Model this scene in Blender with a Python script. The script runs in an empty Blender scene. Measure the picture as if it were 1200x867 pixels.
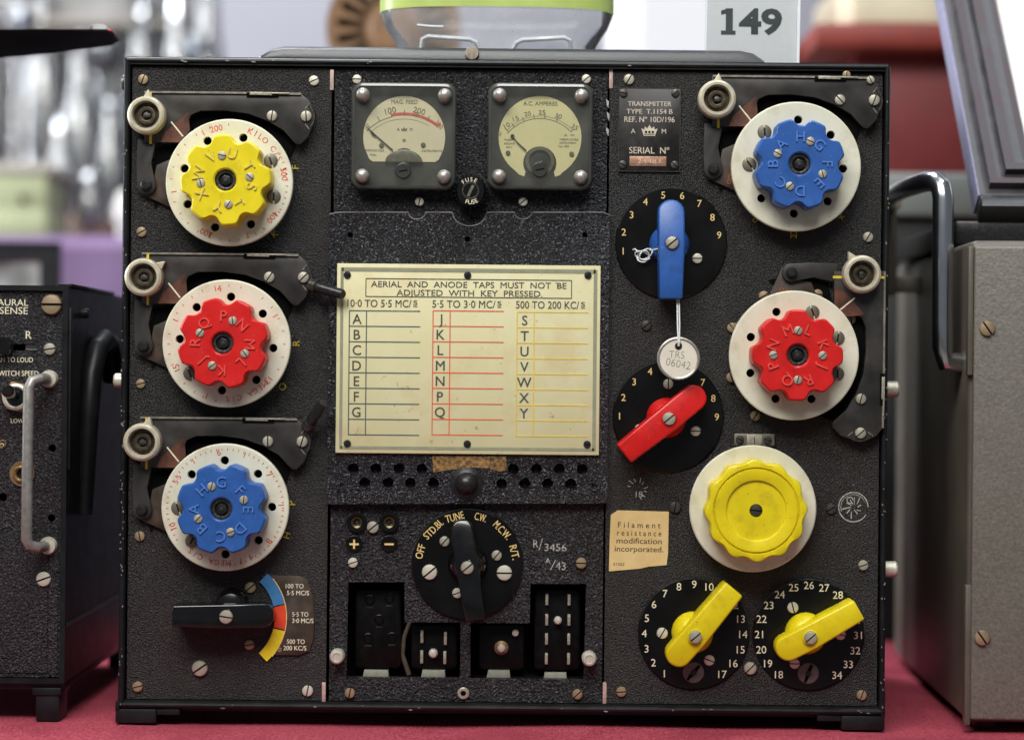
import bpy, bmesh, math, random
from mathutils import Vector, Matrix
random.seed(7)
R = math.radians
PI = math.pi
scene = bpy.context.scene
col = scene.collection

# ------------------------------------------------------------------ camera
S = 0.00047            # metres per photo pixel on the front panel
D = 1.10               # camera to panel
CX, CY = 600.0, 433.5
ROLL = R(0.55)
ZC = 417 * S           # lens height above the cloth
cam = bpy.data.cameras.new('camera')
camo = bpy.data.objects.new('camera', cam)
col.objects.link(camo)
camo.matrix_world = Matrix.Translation((0, -D, ZC)) @ Matrix.Rotation(PI / 2, 4, 'X') @ Matrix.Rotation(ROLL, 4, 'Z')
cam.sensor_width = 36
cam.lens = 36 * D / (1200 * S)
cam.clip_start = 0.02
cam.clip_end = 60
cam.dof.use_dof = True
cam.dof.focus_distance = D - 0.012
cam.dof.aperture_fstop = 3.6
cam.dof.aperture_blades = 0
scene.camera = camo

# ------------------------------------------------------------------ world + lamps
w = bpy.data.worlds.new('World')
scene.world = w
w.use_nodes = True
bg = w.node_tree.nodes['Background']
bg.inputs[0].default_value = (0.80, 0.88, 1.0, 1)
bg.inputs[1].default_value = 0.16

def area(name, loc, target, sx, sy, power, colour):
    l = bpy.data.lights.new(name, 'AREA')
    l.shape = 'RECTANGLE'; l.size = sx; l.size_y = sy
    l.energy = power; l.color = colour
    o = bpy.data.objects.new(name, l)
    col.objects.link(o)
    o.location = loc
    o.rotation_euler = (Vector(target) - Vector(loc)).to_track_quat('-Z', 'Y').to_euler()
    return o
area('ceiling_lamp', (-0.35, -1.25, 1.55), (0, 0, 0.22), 1.5, 0.7, 46, (1.0, 0.985, 0.935))
area('ceiling_lamp', (0.5, -0.25, 1.9), (0.1, 0.1, 0.2), 1.4, 0.25, 13, (0.86, 0.93, 1.0))
area('ceiling_lamp', (-0.8, 1.25, 2.1), (-0.35, 1.75, 0.35), 2.2, 0.4, 80, (0.92, 0.95, 1.0))
area('added_streak_lamp', (-2.3, 0.35, 0.75), (0.2, 1.0, 0.3), 0.5, 1.5, 75, (0.90, 0.95, 1.0))  # unseen lamp, added to put upright streaks on the glass valves
scene.view_settings.view_transform = 'Standard'
scene.view_settings.look = 'None'
scene.view_settings.exposure = 0.0
scene.view_settings.gamma = 1.0
scene.cycles.max_bounces = 10
scene.cycles.transparent_max_bounces = 24
scene.cycles.caustics_refractive = False
scene.cycles.caustics_reflective = False

# ------------------------------------------------------------------ materials
def s2l(c):
    c /= 255.0
    return c / 12.92 if c <= 0.04045 else ((c + 0.055) / 1.055) ** 2.4
def C(r, g, b):
    return (s2l(r), s2l(g), s2l(b))

def M(name, c, rough=0.5, metal=0.0, var=0.15, vscale=250.0, bump=0.0, bscale=1500.0, bdist=0.0003,
      spec=0.5, coat=0.0, tint=None, rvar=0.1, detail=4.0, stains=()):
    m = bpy.data.materials.new(name)
    m.use_nodes = True
    nt = m.node_tree; n = nt.nodes; L = nt.links
    p = n['Principled BSDF']
    tc = n.new('ShaderNodeTexCoord')
    nz = n.new('ShaderNodeTexNoise'); nz.inputs['Scale'].default_value = vscale; nz.inputs['Detail'].default_value = detail
    L.new(tc.outputs['Object'], nz.inputs['Vector'])
    rp = n.new('ShaderNodeValToRGB')
    rp.color_ramp.elements[0].position = 0.3; rp.color_ramp.elements[1].position = 0.72
    t = tint if tint else tuple(min(1, x * (1 + var)) for x in c)
    rp.color_ramp.elements[0].color = (*[x * (1 - var) for x in c], 1)
    rp.color_ramp.elements[1].color = (*t, 1)
    L.new(nz.outputs['Fac'], rp.inputs['Fac'])
    out = rp.outputs['Color']
    for (sc, lo, hi, amt, sc_col) in stains:      # dirt, rubs and spots with a shape of their own
        z = n.new('ShaderNodeTexNoise'); z.inputs['Scale'].default_value = sc; z.inputs['Detail'].default_value = 6; z.inputs['Roughness'].default_value = 0.6
        L.new(tc.outputs['Object'], z.inputs['Vector'])
        q = n.new('ShaderNodeValToRGB'); q.color_ramp.elements[0].position = lo; q.color_ramp.elements[1].position = hi
        q.color_ramp.elements[1].color = (amt, amt, amt, 1)
        L.new(z.outputs['Fac'], q.inputs['Fac'])
        x = n.new('ShaderNodeMixRGB'); L.new(q.outputs['Color'], x.inputs['Fac']); L.new(out, x.inputs['Color1']); x.inputs['Color2'].default_value = (*sc_col, 1)
        out = x.outputs['Color']
    L.new(out, p.inputs['Base Color'])
    mr = n.new('ShaderNodeMapRange')
    mr.inputs['To Min'].default_value = max(0.02, rough - rvar); mr.inputs['To Max'].default_value = min(1, rough + rvar)
    L.new(nz.outputs['Fac'], mr.inputs['Value'])
    L.new(mr.outputs['Result'], p.inputs['Roughness'])
    p.inputs['Metallic'].default_value = metal
    p.inputs['Specular IOR Level'].default_value = spec
    p.inputs['Coat Weight'].default_value = coat
    if bump:
        nb = n.new('ShaderNodeTexNoise'); nb.inputs['Scale'].default_value = bscale; nb.inputs['Detail'].default_value = 3
        L.new(tc.outputs['Object'], nb.inputs['Vector'])
        b = n.new('ShaderNodeBump'); b.inputs['Strength'].default_value = bump; b.inputs['Distance'].default_value = bdist
        L.new(nb.outputs['Fac'], b.inputs['Height'])
        L.new(b.outputs['Normal'], p.inputs['Normal'])
    return m

def wrinkle(name, c_lo, c_hi, scale, strength, dist, rough, dust, dust_amt, spec=0.5, glint_speck=None):
    """black crackle / wrinkle finish with a film of dust and rare chips"""
    m = bpy.data.materials.new(name); m.use_nodes = True
    nt = m.node_tree; n = nt.nodes; L = nt.links; p = n['Principled BSDF']
    tc = n.new('ShaderNodeTexCoord')
    def noise(sc, det=2.0, rg=0.5):
        z = n.new('ShaderNodeTexNoise'); z.inputs['Scale'].default_value = sc; z.inputs['Detail'].default_value = det
        z.inputs['Roughness'].default_value = rg
        L.new(tc.outputs['Object'], z.inputs['Vector']); return z
    fine = noise(scale, 3.0, 0.6)
    v = n.new('ShaderNodeTexVoronoi'); v.inputs['Scale'].default_value = scale * 0.75
    dv = noise(scale * 0.6)
    mx = n.new('ShaderNodeMixRGB'); mx.inputs['Fac'].default_value = 0.0012
    L.new(tc.outputs['Object'], mx.inputs['Color1']); L.new(dv.outputs['Color'], mx.inputs['Color2'])
    L.new(mx.outputs['Color'], v.inputs['Vector'])
    add = n.new('ShaderNodeMath'); add.operation = 'MULTIPLY_ADD'
    L.new(v.outputs['Distance'], add.inputs[0]); add.inputs[1].default_value = 0.6; L.new(fine.outputs['Fac'], add.inputs[2])
    b = n.new('ShaderNodeBump'); b.inputs['Strength'].default_value = strength; b.inputs['Distance'].default_value = dist
    L.new(add.outputs[0], b.inputs['Height']); L.new(b.outputs['Normal'], p.inputs['Normal'])
    rp = n.new('ShaderNodeValToRGB')
    rp.color_ramp.elements[0].position = 0.38; rp.color_ramp.elements[1].position = 0.72
    rp.color_ramp.elements[0].color = (*c_lo, 1); rp.color_ramp.elements[1].color = (*c_hi, 1)
    L.new(fine.outputs['Fac'], rp.inputs['Fac'])
    big = noise(16, 6.0, 0.65)
    r2 = n.new('ShaderNodeValToRGB'); r2.color_ramp.elements[0].position = 0.42; r2.color_ramp.elements[1].position = 0.75
    r2.color_ramp.elements[1].color = (dust_amt,) * 3 + (1,)
    L.new(big.outputs['Fac'], r2.inputs['Fac'])
    m2 = n.new('ShaderNodeMixRGB'); L.new(r2.outputs['Color'], m2.inputs['Fac'])
    L.new(rp.outputs['Color'], m2.inputs['Color1']); m2.inputs['Color2'].default_value = (*dust, 1)
    # sparse pale chips
    ch = noise(420, 2.0); r3 = n.new('ShaderNodeValToRGB')
    r3.color_ramp.elements[0].position = 0.765; r3.color_ramp.elements[1].position = 0.80
    L.new(ch.outputs['Fac'], r3.inputs['Fac'])
    m3 = n.new('ShaderNodeMixRGB'); L.new(r3.outputs['Color'], m3.inputs['Fac'])
    L.new(m2.outputs['Color'], m3.inputs['Color1']); m3.inputs['Color2'].default_value = (0.22, 0.21, 0.19, 1)
    L.new(m3.outputs['Color'], p.inputs['Base Color'])
    if glint_speck:  # pale specks painted in for glints off the paint grain
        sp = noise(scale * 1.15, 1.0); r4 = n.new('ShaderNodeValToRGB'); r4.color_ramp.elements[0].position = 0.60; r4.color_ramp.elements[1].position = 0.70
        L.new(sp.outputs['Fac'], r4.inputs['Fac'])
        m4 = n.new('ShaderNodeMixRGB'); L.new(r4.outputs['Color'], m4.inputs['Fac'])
        L.new(m3.outputs['Color'], m4.inputs['Color1']); m4.inputs['Color2'].default_value = (*glint_speck, 1)
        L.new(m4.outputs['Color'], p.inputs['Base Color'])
    mr = n.new('ShaderNodeMapRange'); mr.inputs['To Min'].default_value = rough - 0.1; mr.inputs['To Max'].default_value = rough + 0.2
    L.new(big.outputs['Fac'], mr.inputs['Value']); L.new(mr.outputs['Result'], p.inputs['Roughness'])
    p.inputs['Specular IOR Level'].default_value = spec
    return m

def clear(name, tintc, gl=0.5, rough=0.03, milky=0.0, milkc=(0.8, 0.82, 0.85)):
    """thin clear plastic / glass: transparent with a fresnel gloss and some milky body"""
    m = bpy.data.materials.new(name); m.use_nodes = True
    nt = m.node_tree; n = nt.nodes; L = nt.links
    n.remove(n['Principled BSDF']); out = n['Material Output']
    tr = n.new('ShaderNodeBsdfTransparent'); tr.inputs['Color'].default_value = (*tintc, 1)
    df = n.new('ShaderNodeBsdfPrincipled'); df.inputs['Base Color'].default_value = (*milkc, 1); df.inputs['Roughness'].default_value = 0.4
    tc = n.new('ShaderNodeTexCoord'); nz = n.new('ShaderNodeTexNoise'); nz.inputs['Scale'].default_value = 70; nz.inputs['Detail'].default_value = 4
    L.new(tc.outputs['Object'], nz.inputs['Vector'])
    mm = n.new('ShaderNodeMath'); mm.operation = 'MULTIPLY'; mm.inputs[1].default_value = milky * 2
    L.new(nz.outputs['Fac'], mm.inputs[0])
    a = n.new('ShaderNodeMixShader'); L.new(mm.outputs[0], a.inputs['Fac'])
    L.new(tr.outputs[0], a.inputs[1]); L.new(df.outputs[0], a.inputs[2])
    g = n.new('ShaderNodeBsdfGlossy'); g.inputs['Roughness'].default_value = rough
    lw = n.new('ShaderNodeLayerWeight'); lw.inputs['Blend'].default_value = gl
    b = n.new('ShaderNodeMixShader'); L.new(lw.outputs['Fresnel'], b.inputs['Fac'])
    L.new(a.outputs[0], b.inputs[1]); L.new(g.outputs[0], b.inputs[2])
    L.new(b.outputs[0], out.inputs['Surface'])
    return m

PANEL = wrinkle('wrinkle_black_paint', (0.004, 0.0038, 0.0038), (0.024, 0.0225, 0.022), 1350, 1.0, 0.0011, 0.33, (0.036, 0.032, 0.028), 0.45, glint_speck=(0.10, 0.096, 0.092))
CRACK = wrinkle('crackle_black_paint', (0.002, 0.0023, 0.003), (0.015, 0.019, 0.027), 900, 1.0, 0.0030, 0.22, (0.010, 0.012, 0.016), 0.3, 0.8, glint_speck=(0.17, 0.185, 0.215))
PEBBLE = wrinkle('pebbled_black_paint', (0.004, 0.0042, 0.005), (0.024, 0.0245, 0.029), 950, 1.0, 0.0020, 0.27, (0.026, 0.024, 0.028), 0.4, glint_speck=(0.10, 0.10, 0.112))
CASEM = M('case_black_enamel', (0.009, 0.0095, 0.011), 0.4, spec=0.28, var=0.4, vscale=90, bump=0.25, bscale=900)
LIDM = M('lid_grey_black_enamel', (0.034, 0.037, 0.044), 0.36, var=0.25, vscale=60, bump=0.3, bscale=1200)
BLACK = M('black_void', (0.002, 0.002, 0.002), 0.9, spec=0.1)
GLOSSB = M('black_bakelite', (0.0035, 0.0033, 0.0033), 0.17, coat=0.4, rvar=0.06, var=0.5, vscale=120, bump=0.04, bscale=400, spec=0.5)
DISCB = M('black_engraved_disc', (0.0035, 0.0033, 0.0033), 0.3, var=0.5, vscale=60, bump=0.08, bscale=800, spec=0.3)
PLATE = M('dark_anodised_plate', (0.036, 0.034, 0.034), 0.42, metal=0.35, var=0.4, vscale=70, tint=(0.062, 0.056, 0.052), bump=0.12, bscale=1800)
BROWNP = M('brown_stained_plate', (0.045, 0.028, 0.018), 0.5, var=0.5, vscale=120, bump=0.1)
RUST = M('rust_red_lacquer', (0.10, 0.035, 0.02), 0.45, var=0.6, vscale=160)
CREAM = M('ivory_plastic', C(220, 217, 194), 0.36, var=0.1, vscale=45, bump=0.03, bscale=300, tint=C(222, 220, 202), detail=8, stains=((60, 0.50, 0.66, 0.32, C(168, 150, 112)), (420, 0.655, 0.70, 0.55, C(120, 104, 78))))
CARD = M('cream_card_plate', C(214, 206, 160), 0.5, var=0.06, vscale=28, tint=C(219, 213, 174), detail=8, stains=((30, 0.50, 0.66, 0.40, C(190, 164, 104)), (230, 0.66, 0.71, 0.6, C(150, 116, 62))))
YEL = M('yellow_paint', C(222, 202, 20), 0.36, var=0.08, vscale=80, bump=0.08, bscale=500, rvar=0.14, stains=((110, 0.53, 0.68, 0.3, C(150, 128, 30)), (600, 0.665, 0.70, 0.7, C(110, 96, 50))))
BLUE = M('blue_paint', C(42, 88, 160), 0.36, var=0.12, vscale=80, bump=0.08, bscale=500, rvar=0.14, stains=((110, 0.53, 0.68, 0.35, C(28, 54, 100)), (600, 0.665, 0.70, 0.6, C(120, 140, 170))))
REDP = M('red_paint', C(204, 26, 24), 0.36, var=0.08, vscale=80, bump=0.08, bscale=500, rvar=0.14, stains=((110, 0.53, 0.68, 0.35, C(124, 20, 18)), (600, 0.665, 0.70, 0.6, C(180, 110, 100))))
NICK = M('dull_nickel', C(172, 166, 150), 0.42, metal=0.45, var=0.3, vscale=900, bump=0.1)
PALE = M('pale_plated_steel', C(206, 200, 184), 0.42, metal=0.35, var=0.15, vscale=700)
BRASS = M('tarnished_brass', C(146, 118, 82), 0.42, metal=0.55, var=0.4, vscale=900)
STEEL = M('dark_steel', (0.10, 0.09, 0.08), 0.36, metal=0.8, var=0.4, vscale=700)
GUN = M('gunmetal', (0.03, 0.028, 0.03), 0.33, metal=0.5, var=0.4, vscale=500)
CHROME = M('worn_chrome', C(205, 208, 212), 0.22, metal=1.0, var=0.05, vscale=60, rvar=0.05)
CAPM = M('grey_cast_knob', C(190, 182, 160), 0.38, metal=0.2, var=0.16, vscale=220, bump=0.1)
STOPM = None
GOLDT = M('gold_lettering', C(226, 196, 128), 0.5, var=0.1)
CREAMT = M('cream_lettering', C(226, 218, 190), 0.55, var=0.1)
YELT = M('yellow_marking', C(200, 178, 40), 0.6, var=0.2)
ORT = M('orange_marking', C(150, 84, 30), 0.6, var=0.3)
REDT = M('red_lettering', C(202, 86, 72), 0.6, var=0.2, stains=((500, 0.55, 0.7, 0.5, C(214, 180, 160)),))
DKT = M('dark_printing', C(74, 74, 62), 0.6, var=0.2)
BLT = M('blue_grey_printing', C(62, 84, 92), 0.6, var=0.15)
RDT = M('red_printing', C(218, 92, 66), 0.6, var=0.1)
YLT = M('yellow_printing', C(220, 192, 70), 0.6, var=0.1)
GRB = M('grey_green_border', C(142, 142, 118), 0.6, var=0.1)
WHT = M('white_paint_marks', C(172, 170, 162), 0.7, var=0.3, vscale=600, stains=((900, 0.5, 0.62, 0.7, C(60, 58, 56)),))
CHIP = M('bare_pinkish_metal', C(186, 160, 152), 0.55, metal=0.2, var=0.2, vscale=400)
CHIPD = M('chipped_edge_metal', C(126, 122, 116), 0.6, var=0.4, vscale=500)
ARCB = M('band_blue', C(60, 120, 172), 0.5, var=0.12)
ARCR = M('band_red', C(214, 66, 34), 0.5, var=0.1)
ARCY = M('band_yellow', C(232, 208, 34), 0.5, var=0.08)
PAPER = M('aged_paper', C(214, 180, 116), 0.75, var=0.12, vscale=60, tint=C(222, 196, 140), detail=8)
WORNL = M('worn_label_residue', C(74, 48, 26), 0.7, var=0.8, vscale=500, tint=C(170, 128, 72), bump=0.4)
FACE1 = M('meter_face_cream', C(226, 217, 184), 0.55, var=0.05, vscale=40)
FACE2 = M('meter_face_yellowed', C(226, 219, 166), 0.55, var=0.06, vscale=40)
MRIM = M('meter_grey_acrylic', (0.055, 0.057, 0.05), 0.2, var=0.2, vscale=60, coat=0.6)
MBACK = M('meter_dark_backplate', (0.042, 0.043, 0.039), 0.3, var=0.3, vscale=60)
PANE = clear('meter_window', (0.99, 0.99, 0.97), gl=0.2, rough=0.16, milky=0.045, milkc=(0.55, 0.55, 0.5))  # milkiness raised to stand in for reflections on the pane
ACRY = clear('clear_acrylic', (0.97, 0.98, 0.98), gl=0.2, rough=0.03, milky=0.02)
TUBG = clear('clear_tub_plastic', (0.97, 0.98, 0.985), gl=0.2, rough=0.1, milky=0.2, milkc=(0.95, 0.95, 0.97))
GLASS = clear('valve_glass', (0.92, 0.95, 0.98), gl=0.54, rough=0.02, milky=0.10)
WCARD = M('white_card', C(236, 236, 240), 0.6, var=0.02)
NUMT = M('slate_printing', C(30, 44, 48), 0.5, var=0.05)
COPPER = M('copper_serial_strip', C(176, 136, 112), 0.4, metal=0.5, var=0.25, vscale=500)
STRING = M('white_string', C(214, 214, 214), 0.8, var=0.1, vscale=1500, bump=0.5)
TAGP = M('tag_card', C(216, 208, 192), 0.7, var=0.05, vscale=120)

# ------------------------------------------------------------------ mesh builder
_glyph = {}
def glyph(body, bold=0.0):
    """flat outline of a word from the built-in font, cap height 1, centred on x and cap middle"""
    key = (body, bold)
    if key in _glyph: return _glyph[key]
    def raw(t):
        cu = bpy.data.curves.new('t', 'FONT'); cu.body = t; cu.size = 1; cu.offset = bold
        cu.resolution_u = 3; cu.fill_mode = 'FRONT'; cu.extrude = 0
        ob = bpy.data.objects.new('t', cu)
        me = ob.to_mesh()
        vs = [(v.co.x, v.co.y) for v in me.vertices]
        fs = [tuple(p.vertices) for p in me.polygons]
        ob.to_mesh_clear(); bpy.data.objects.remove(ob); bpy.data.curves.remove(cu)
        return vs, fs
    hv, _ = raw('H')
    cap = max(v[1] for v in hv) - min(v[1] for v in hv); base = min(v[1] for v in hv)
    vs, fs = raw(body)
    x0 = min(v[0] for v in vs); x1 = max(v[0] for v in vs)
    vs = [((x - (x0 + x1) / 2) / cap, (y - base) / cap - 0.5) for x, y in vs]
    _glyph[key] = (vs, fs, (x1 - x0) / cap)
    return _glyph[key]

def circle(cx, cy, r, n=32, a0=0.0):
    return [(cx + r * math.cos(a0 + 2 * PI * i / n), cy + r * math.sin(a0 + 2 * PI * i / n)) for i in range(n)]
def rrect(x0, y0, x1, y1, r, n=6):
    pts = []
    for (cx, cy, a) in ((x1 - r, y1 - r, 0), (x0 + r, y1 - r, 90), (x0 + r, y0 + r, 180), (x1 - r, y0 + r, 270)):
        for i in range(n + 1):
            t = R(a + 90 * i / n); pts.append((cx + r * math.cos(t), cy + r * math.sin(t)))
    return pts
def rect(x0, y0, x1, y1): return [(x0, y0), (x1, y0), (x1, y1), (x0, y1)]
def arcband(cx, cy, r0, r1, a0, a1, n=16):
    """band of a ring, angles in degrees, counter-clockwise as seen in the photo (y is down)"""
    o = [(cx + r1 * math.cos(R(a0 + (a1 - a0) * i / n)), cy - r1 * math.sin(R(a0 + (a1 - a0) * i / n))) for i in range(n + 1)]
    q = [(cx + r0 * math.cos(R(a1 + (a0 - a1) * i / n)), cy - r0 * math.sin(R(a1 + (a0 - a1) * i / n))) for i in range(n + 1)]
    return o + q

class MB:
    """collects shapes for ONE mesh. flat=k: panel frame, (a right, b down, c towards the camera) in pixels times k.
    flat=None: plain metres, x y z."""
    def __init__(s, k=None):
        s.k = k; s.v = []; s.f = []; s.fm = []; s.mats = []; s.T = Matrix.Identity(4)
    def mi(s, m):
        if m not in s.mats: s.mats.append(m)
        return s.mats.index(m)
    def add(s, vs, fs, m):
        b = len(s.v); i = s.mi(m)
        for q in vs: s.v.append(s.T @ Vector(q))
        for q in fs: s.f.append([b + j for j in q]); s.fm.append(i)
    def bm(s, bm, m):
        bm.verts.index_update()
        s.add([v.co.copy() for v in bm.verts], [[v.index for v in f.verts] for f in bm.faces], m); bm.free()
    def prism(s, poly, c0, c1, m, bevel=0.0, seg=2, ang=25):
        bm = bmesh.new()
        lo = [bm.verts.new((x, y, c0)) for x, y in poly]; hi = [bm.verts.new((x, y, c1)) for x, y in poly]
        bm.faces.new(lo); top = bm.faces.new(hi); n = len(poly)
        for i in range(n): bm.faces.new((lo[i], lo[(i + 1) % n], hi[(i + 1) % n], hi[i]))
        bmesh.ops.recalc_face_normals(bm, faces=bm.faces)
        if bevel:
            bmesh.ops.bevel(bm, geom=list(top.edges), offset=bevel, segments=seg, profile=0.5, affect='EDGES', clamp_overlap=True)
        s.bm(bm, m)
    def shape(s, outer, holes, c0, c1, m):
        """prism with holes, filled by a 2D curve"""
        cu = bpy.data.curves.new('s', 'CURVE'); cu.dimensions = '2D'; cu.fill_mode = 'BOTH'; cu.extrude = (c1 - c0) / 2
        for pl in [outer] + holes:
            sp = cu.splines.new('POLY'); sp.points.add(len(pl) - 1); sp.use_cyclic_u = True
            for p, (x, y) in zip(sp.points, pl): p.co = (x, y, 0, 1)
        ob = bpy.data.objects.new('s', cu); me = ob.to_mesh()
        vs = [(v.co.x, v.co.y, v.co.z + (c0 + c1) / 2) for v in me.vertices]; fs = [tuple(p.vertices) for p in me.polygons]
        ob.to_mesh_clear(); bpy.data.objects.remove(ob); bpy.data.curves.remove(cu)
        s.add(vs, fs, m)
    def box(s, x0, y0, z0, x1, y1, z1, m, bevel=0.0, seg=2):
        bm = bmesh.new(); bmesh.ops.create_cube(bm, size=1)
        for v in bm.verts:
            v.co = Vector(((x0 + x1) / 2 + v.co.x * (x1 - x0), (y0 + y1) / 2 + v.co.y * (y1 - y0), (z0 + z1) / 2 + v.co.z * (z1 - z0)))
        if bevel: bmesh.ops.bevel(bm, geom=list(bm.edges), offset=bevel, segments=seg, profile=0.5, affect='EDGES', clamp_overlap=True)
        s.bm(bm, m)
    def lathe(s, prof, m, cx=0.0, cy=0.0, n=40):
        """prof: list of (radius, height along c); closed at both ends when radius is 0"""
        vs = []; fs = []; idx = []
        for r, h in prof:
            if r < 1e-9: idx.append([len(vs)]); vs.append((cx, cy, h))
            else:
                idx.append(list(range(len(vs), len(vs) + n)))
                vs += [(cx + r * math.cos(2 * PI * i / n), cy + r * math.sin(2 * PI * i / n), h) for i in range(n)]
        for a, b in zip(idx, idx[1:]):
            for i in range(n):
                j = (i + 1) % n
                if len(a) == 1 and len(b) == 1: continue
                if len(a) == 1: fs.append((a[0], b[i], b[j]))
                elif len(b) == 1: fs.append((a[i], a[j], b[0]))
                else: fs.append((a[i], a[j], b[j], b[i]))
        s.add(vs, fs, m)
    def tube(s, pts, r, m, n=10, cap=True):
        pts = [Vector(p) for p in pts]; rs = r if isinstance(r, (list, tuple)) else [r] * len(pts)
        vs = []; fs = []; ref = None
        for i, p in enumerate(pts):
            t = (pts[min(i + 1, len(pts) - 1)] - pts[max(i - 1, 0)]).normalized()
            if ref is None:
                ref = Vector((0, 0, 1)) if abs(t.z) < 0.9 else Vector((1, 0, 0))
            a = (ref - t * ref.dot(t)).normalized(); ref = a; b = t.cross(a)
            for j in range(n):
                q = 2 * PI * j / n; vs.append(p + (a * math.cos(q) + b * math.sin(q)) * rs[i])
        for i in range(len(pts) - 1):
            for j in range(n): fs.append((i * n + j, i * n + (j + 1) % n, (i + 1) * n + (j + 1) % n, (i + 1) * n + j))
        if cap: fs.append(tuple(range(n))[::-1]); fs.append(tuple((len(pts) - 1) * n + j for j in range(n)))
        s.add(vs, fs, m)
    def text(s, body, x, y, h, c, m, rot=0.0, width=None, bold=0.0, depth=0.5, swell=0.0):
        """h cap height; rot degrees counter-clockwise as seen; width squeezes the word"""
        vs, fs, wd = glyph(body, swell or (bold if bold < -1e-6 else 0.0))
        sx = (width / wd) if width else h
        ca, sa = math.cos(R(rot)), math.sin(R(rot)); nv = len(vs); out = []
        if bold > 0:
            for q in (-1, 1):
                dx = q * bold * 1.1 * h
                s.text(body, x + dx * math.cos(R(rot)), y - (dx if s.k else -dx) * math.sin(R(rot)), h, c, m, rot, (width or wd * h) - 2 * abs(dx), -1e-9, depth - 0.03 * (q + 2) * depth)
        for lvl in (c, c + depth):
            for u, v in vs:
                a, b = u * sx, v * h
                X, Y = a * ca - b * sa, a * sa + b * ca
                out.append((x + X, y - Y, lvl) if s.k else (x + X, y + Y, lvl))
        edges = {}
        for f in fs:
            for i in range(len(f)):
                e = (f[i], f[(i + 1) % len(f)]); edges[e] = 1
        faces = [tuple(i + nv for i in f) for f in fs] + [tuple(f[::-1]) for f in fs]
        for (a, b) in edges:
            if (b, a) not in edges: faces.append((a, b, b + nv, a + nv))
        s.add(out, faces, m)
    def line(s, x0, y0, x1, y1, wd, c, m, depth=0.4):
        d = Vector((x1 - x0, y1 - y0)); L = d.length; d /= L; q = Vector((-d.y, d.x)) * wd / 2
        s.prism([(x0 + q.x, y0 + q.y), (x1 + q.x, y1 + q.y), (x1 - q.x, y1 - q.y), (x0 - q.x, y0 - q.y)], c, c + depth, m)
    def mesh(s, name):
        me = bpy.data.meshes.new(name)
        if s.k: vs = [(v.x * s.k, -v.z * s.k, -v.y * s.k) for v in s.v]
        else: vs = [tuple(v) for v in s.v]
        me.from_pydata(vs, [], s.f)
        for m in s.mats: me.materials.append(m)
        me.polygons.foreach_set('material_index', s.fm)
        b = bmesh.new(); b.from_mesh(me)
        bmesh.ops.recalc_face_normals(b, faces=b.faces); b.to_mesh(me); b.free()
        me.polygons.foreach_set('use_smooth', [True] * len(me.polygons))
        me.set_sharp_from_angle(angle=R(32))
        return me

WORLD = {}
def put(o, parent, loc):
    col.objects.link(o)
    loc = Vector(loc); WORLD[o] = loc
    if parent: o.parent = parent; o.location = loc - WORLD[parent]
    else: o.location = loc
    return o
def obj(name, mb, parent=None, loc=(0, 0, 0), label=None):
    me = mb if isinstance(mb, bpy.types.Mesh) else mb.mesh(name)
    o = put(bpy.data.objects.new(name, me), parent, loc)
    if label: o['label'] = label
    return o
def thing(name, label, cat, loc, group=None, rz=0.0):
    o = put(bpy.data.objects.new(name, None), None, loc); o.empty_display_size = 0.02
    o.rotation_euler.z = rz
    o['label'] = label; o['category'] = cat
    if group: o['group'] = group
    return o
def tag(o, label, cat, group=None):
    o['label'] = label; o['category'] = cat
    if group: o['group'] = group
    return o
def struct(o): o['kind'] = 'structure'; return o

def unroll(px, py):
    dx, dy = px - CX, -(py - CY)
    c, s_ = math.cos(ROLL), math.sin(ROLL)
    return dx * c - dy * s_, dx * s_ + dy * c          # right, up
def P(px, py, c=0.0):
    """origin on the panel plane so that a feature standing c pixels proud shows at px, py; and the scale there"""
    x, z = unroll(px, py); f = (D - c * S) / D
    return (x * S * f, 0.0, ZC + z * S * f), S * f
def Q(px, py, y):
    """world point at depth y (metres behind the panel) for a photo pixel"""
    x, z = unroll(px, py); f = (D + y) / D
    return Vector((x * S * f, y, ZC + z * S * f))

# ------------------------------------------------------------------ setting
FELT = M('crimson_felt', C(158, 52, 68), 0.95, var=0.26, vscale=700, bump=0.8, bscale=1400, bdist=0.0008, spec=0.1, tint=C(196, 94, 110), detail=6, stains=((14, 0.48, 0.66, 0.35, C(110, 24, 42)), (900, 0.67, 0.71, 0.5, C(206, 130, 140))))
mb = MB(); NX, NY = 60, 40
vs = []; fs = []
for j in range(NY + 1):
    for i in range(NX + 1):
        x = -1.2 + 2.4 * i / NX; y = -0.105 + 0.485 * j / NY
        vs.append((x, y, -0.0012 + 0.0006 * math.sin(x * 19 + y * 31) + 0.0005 * math.sin(x * 43 - y * 17)))
for j in range(NY):
    for i in range(NX):
        a = j * (NX + 1) + i; fs.append((a, a + 1, a + NX + 2, a + NX + 1))
mb.add(vs, fs, FELT)
mb.box(-1.2, -0.105, -0.03, 1.2, 0.38, -0.004, FELT)
struct(obj('tabletop', mb))
mb = MB(); mb.box(-4, -3, -0.78, 4, 3.2, -0.74, M('hall_floor', C(120, 112, 104), 0.6, var=0.1, vscale=8))
struct(obj('floor', mb))
mb = MB(); mb.box(-4, 2.7, -0.74, 4, 2.8, 2.6, M('pale_wall', C(150, 148, 156), 0.8, var=0.04, vscale=4))
struct(obj('wall', mb))

# ------------------------------------------------------------------ transmitter
TX = thing('radio_transmitter', 'black radio transmitter with red, blue and yellow knobs, two meters and a cream card', 'radio', (0, 0, 0))
O0, K0 = (0, 0, ZC), S
def on(px, py): 
    x, z = unroll(px, py); return (x, -z)       # panel frame coordinates relative to the image centre

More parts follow.
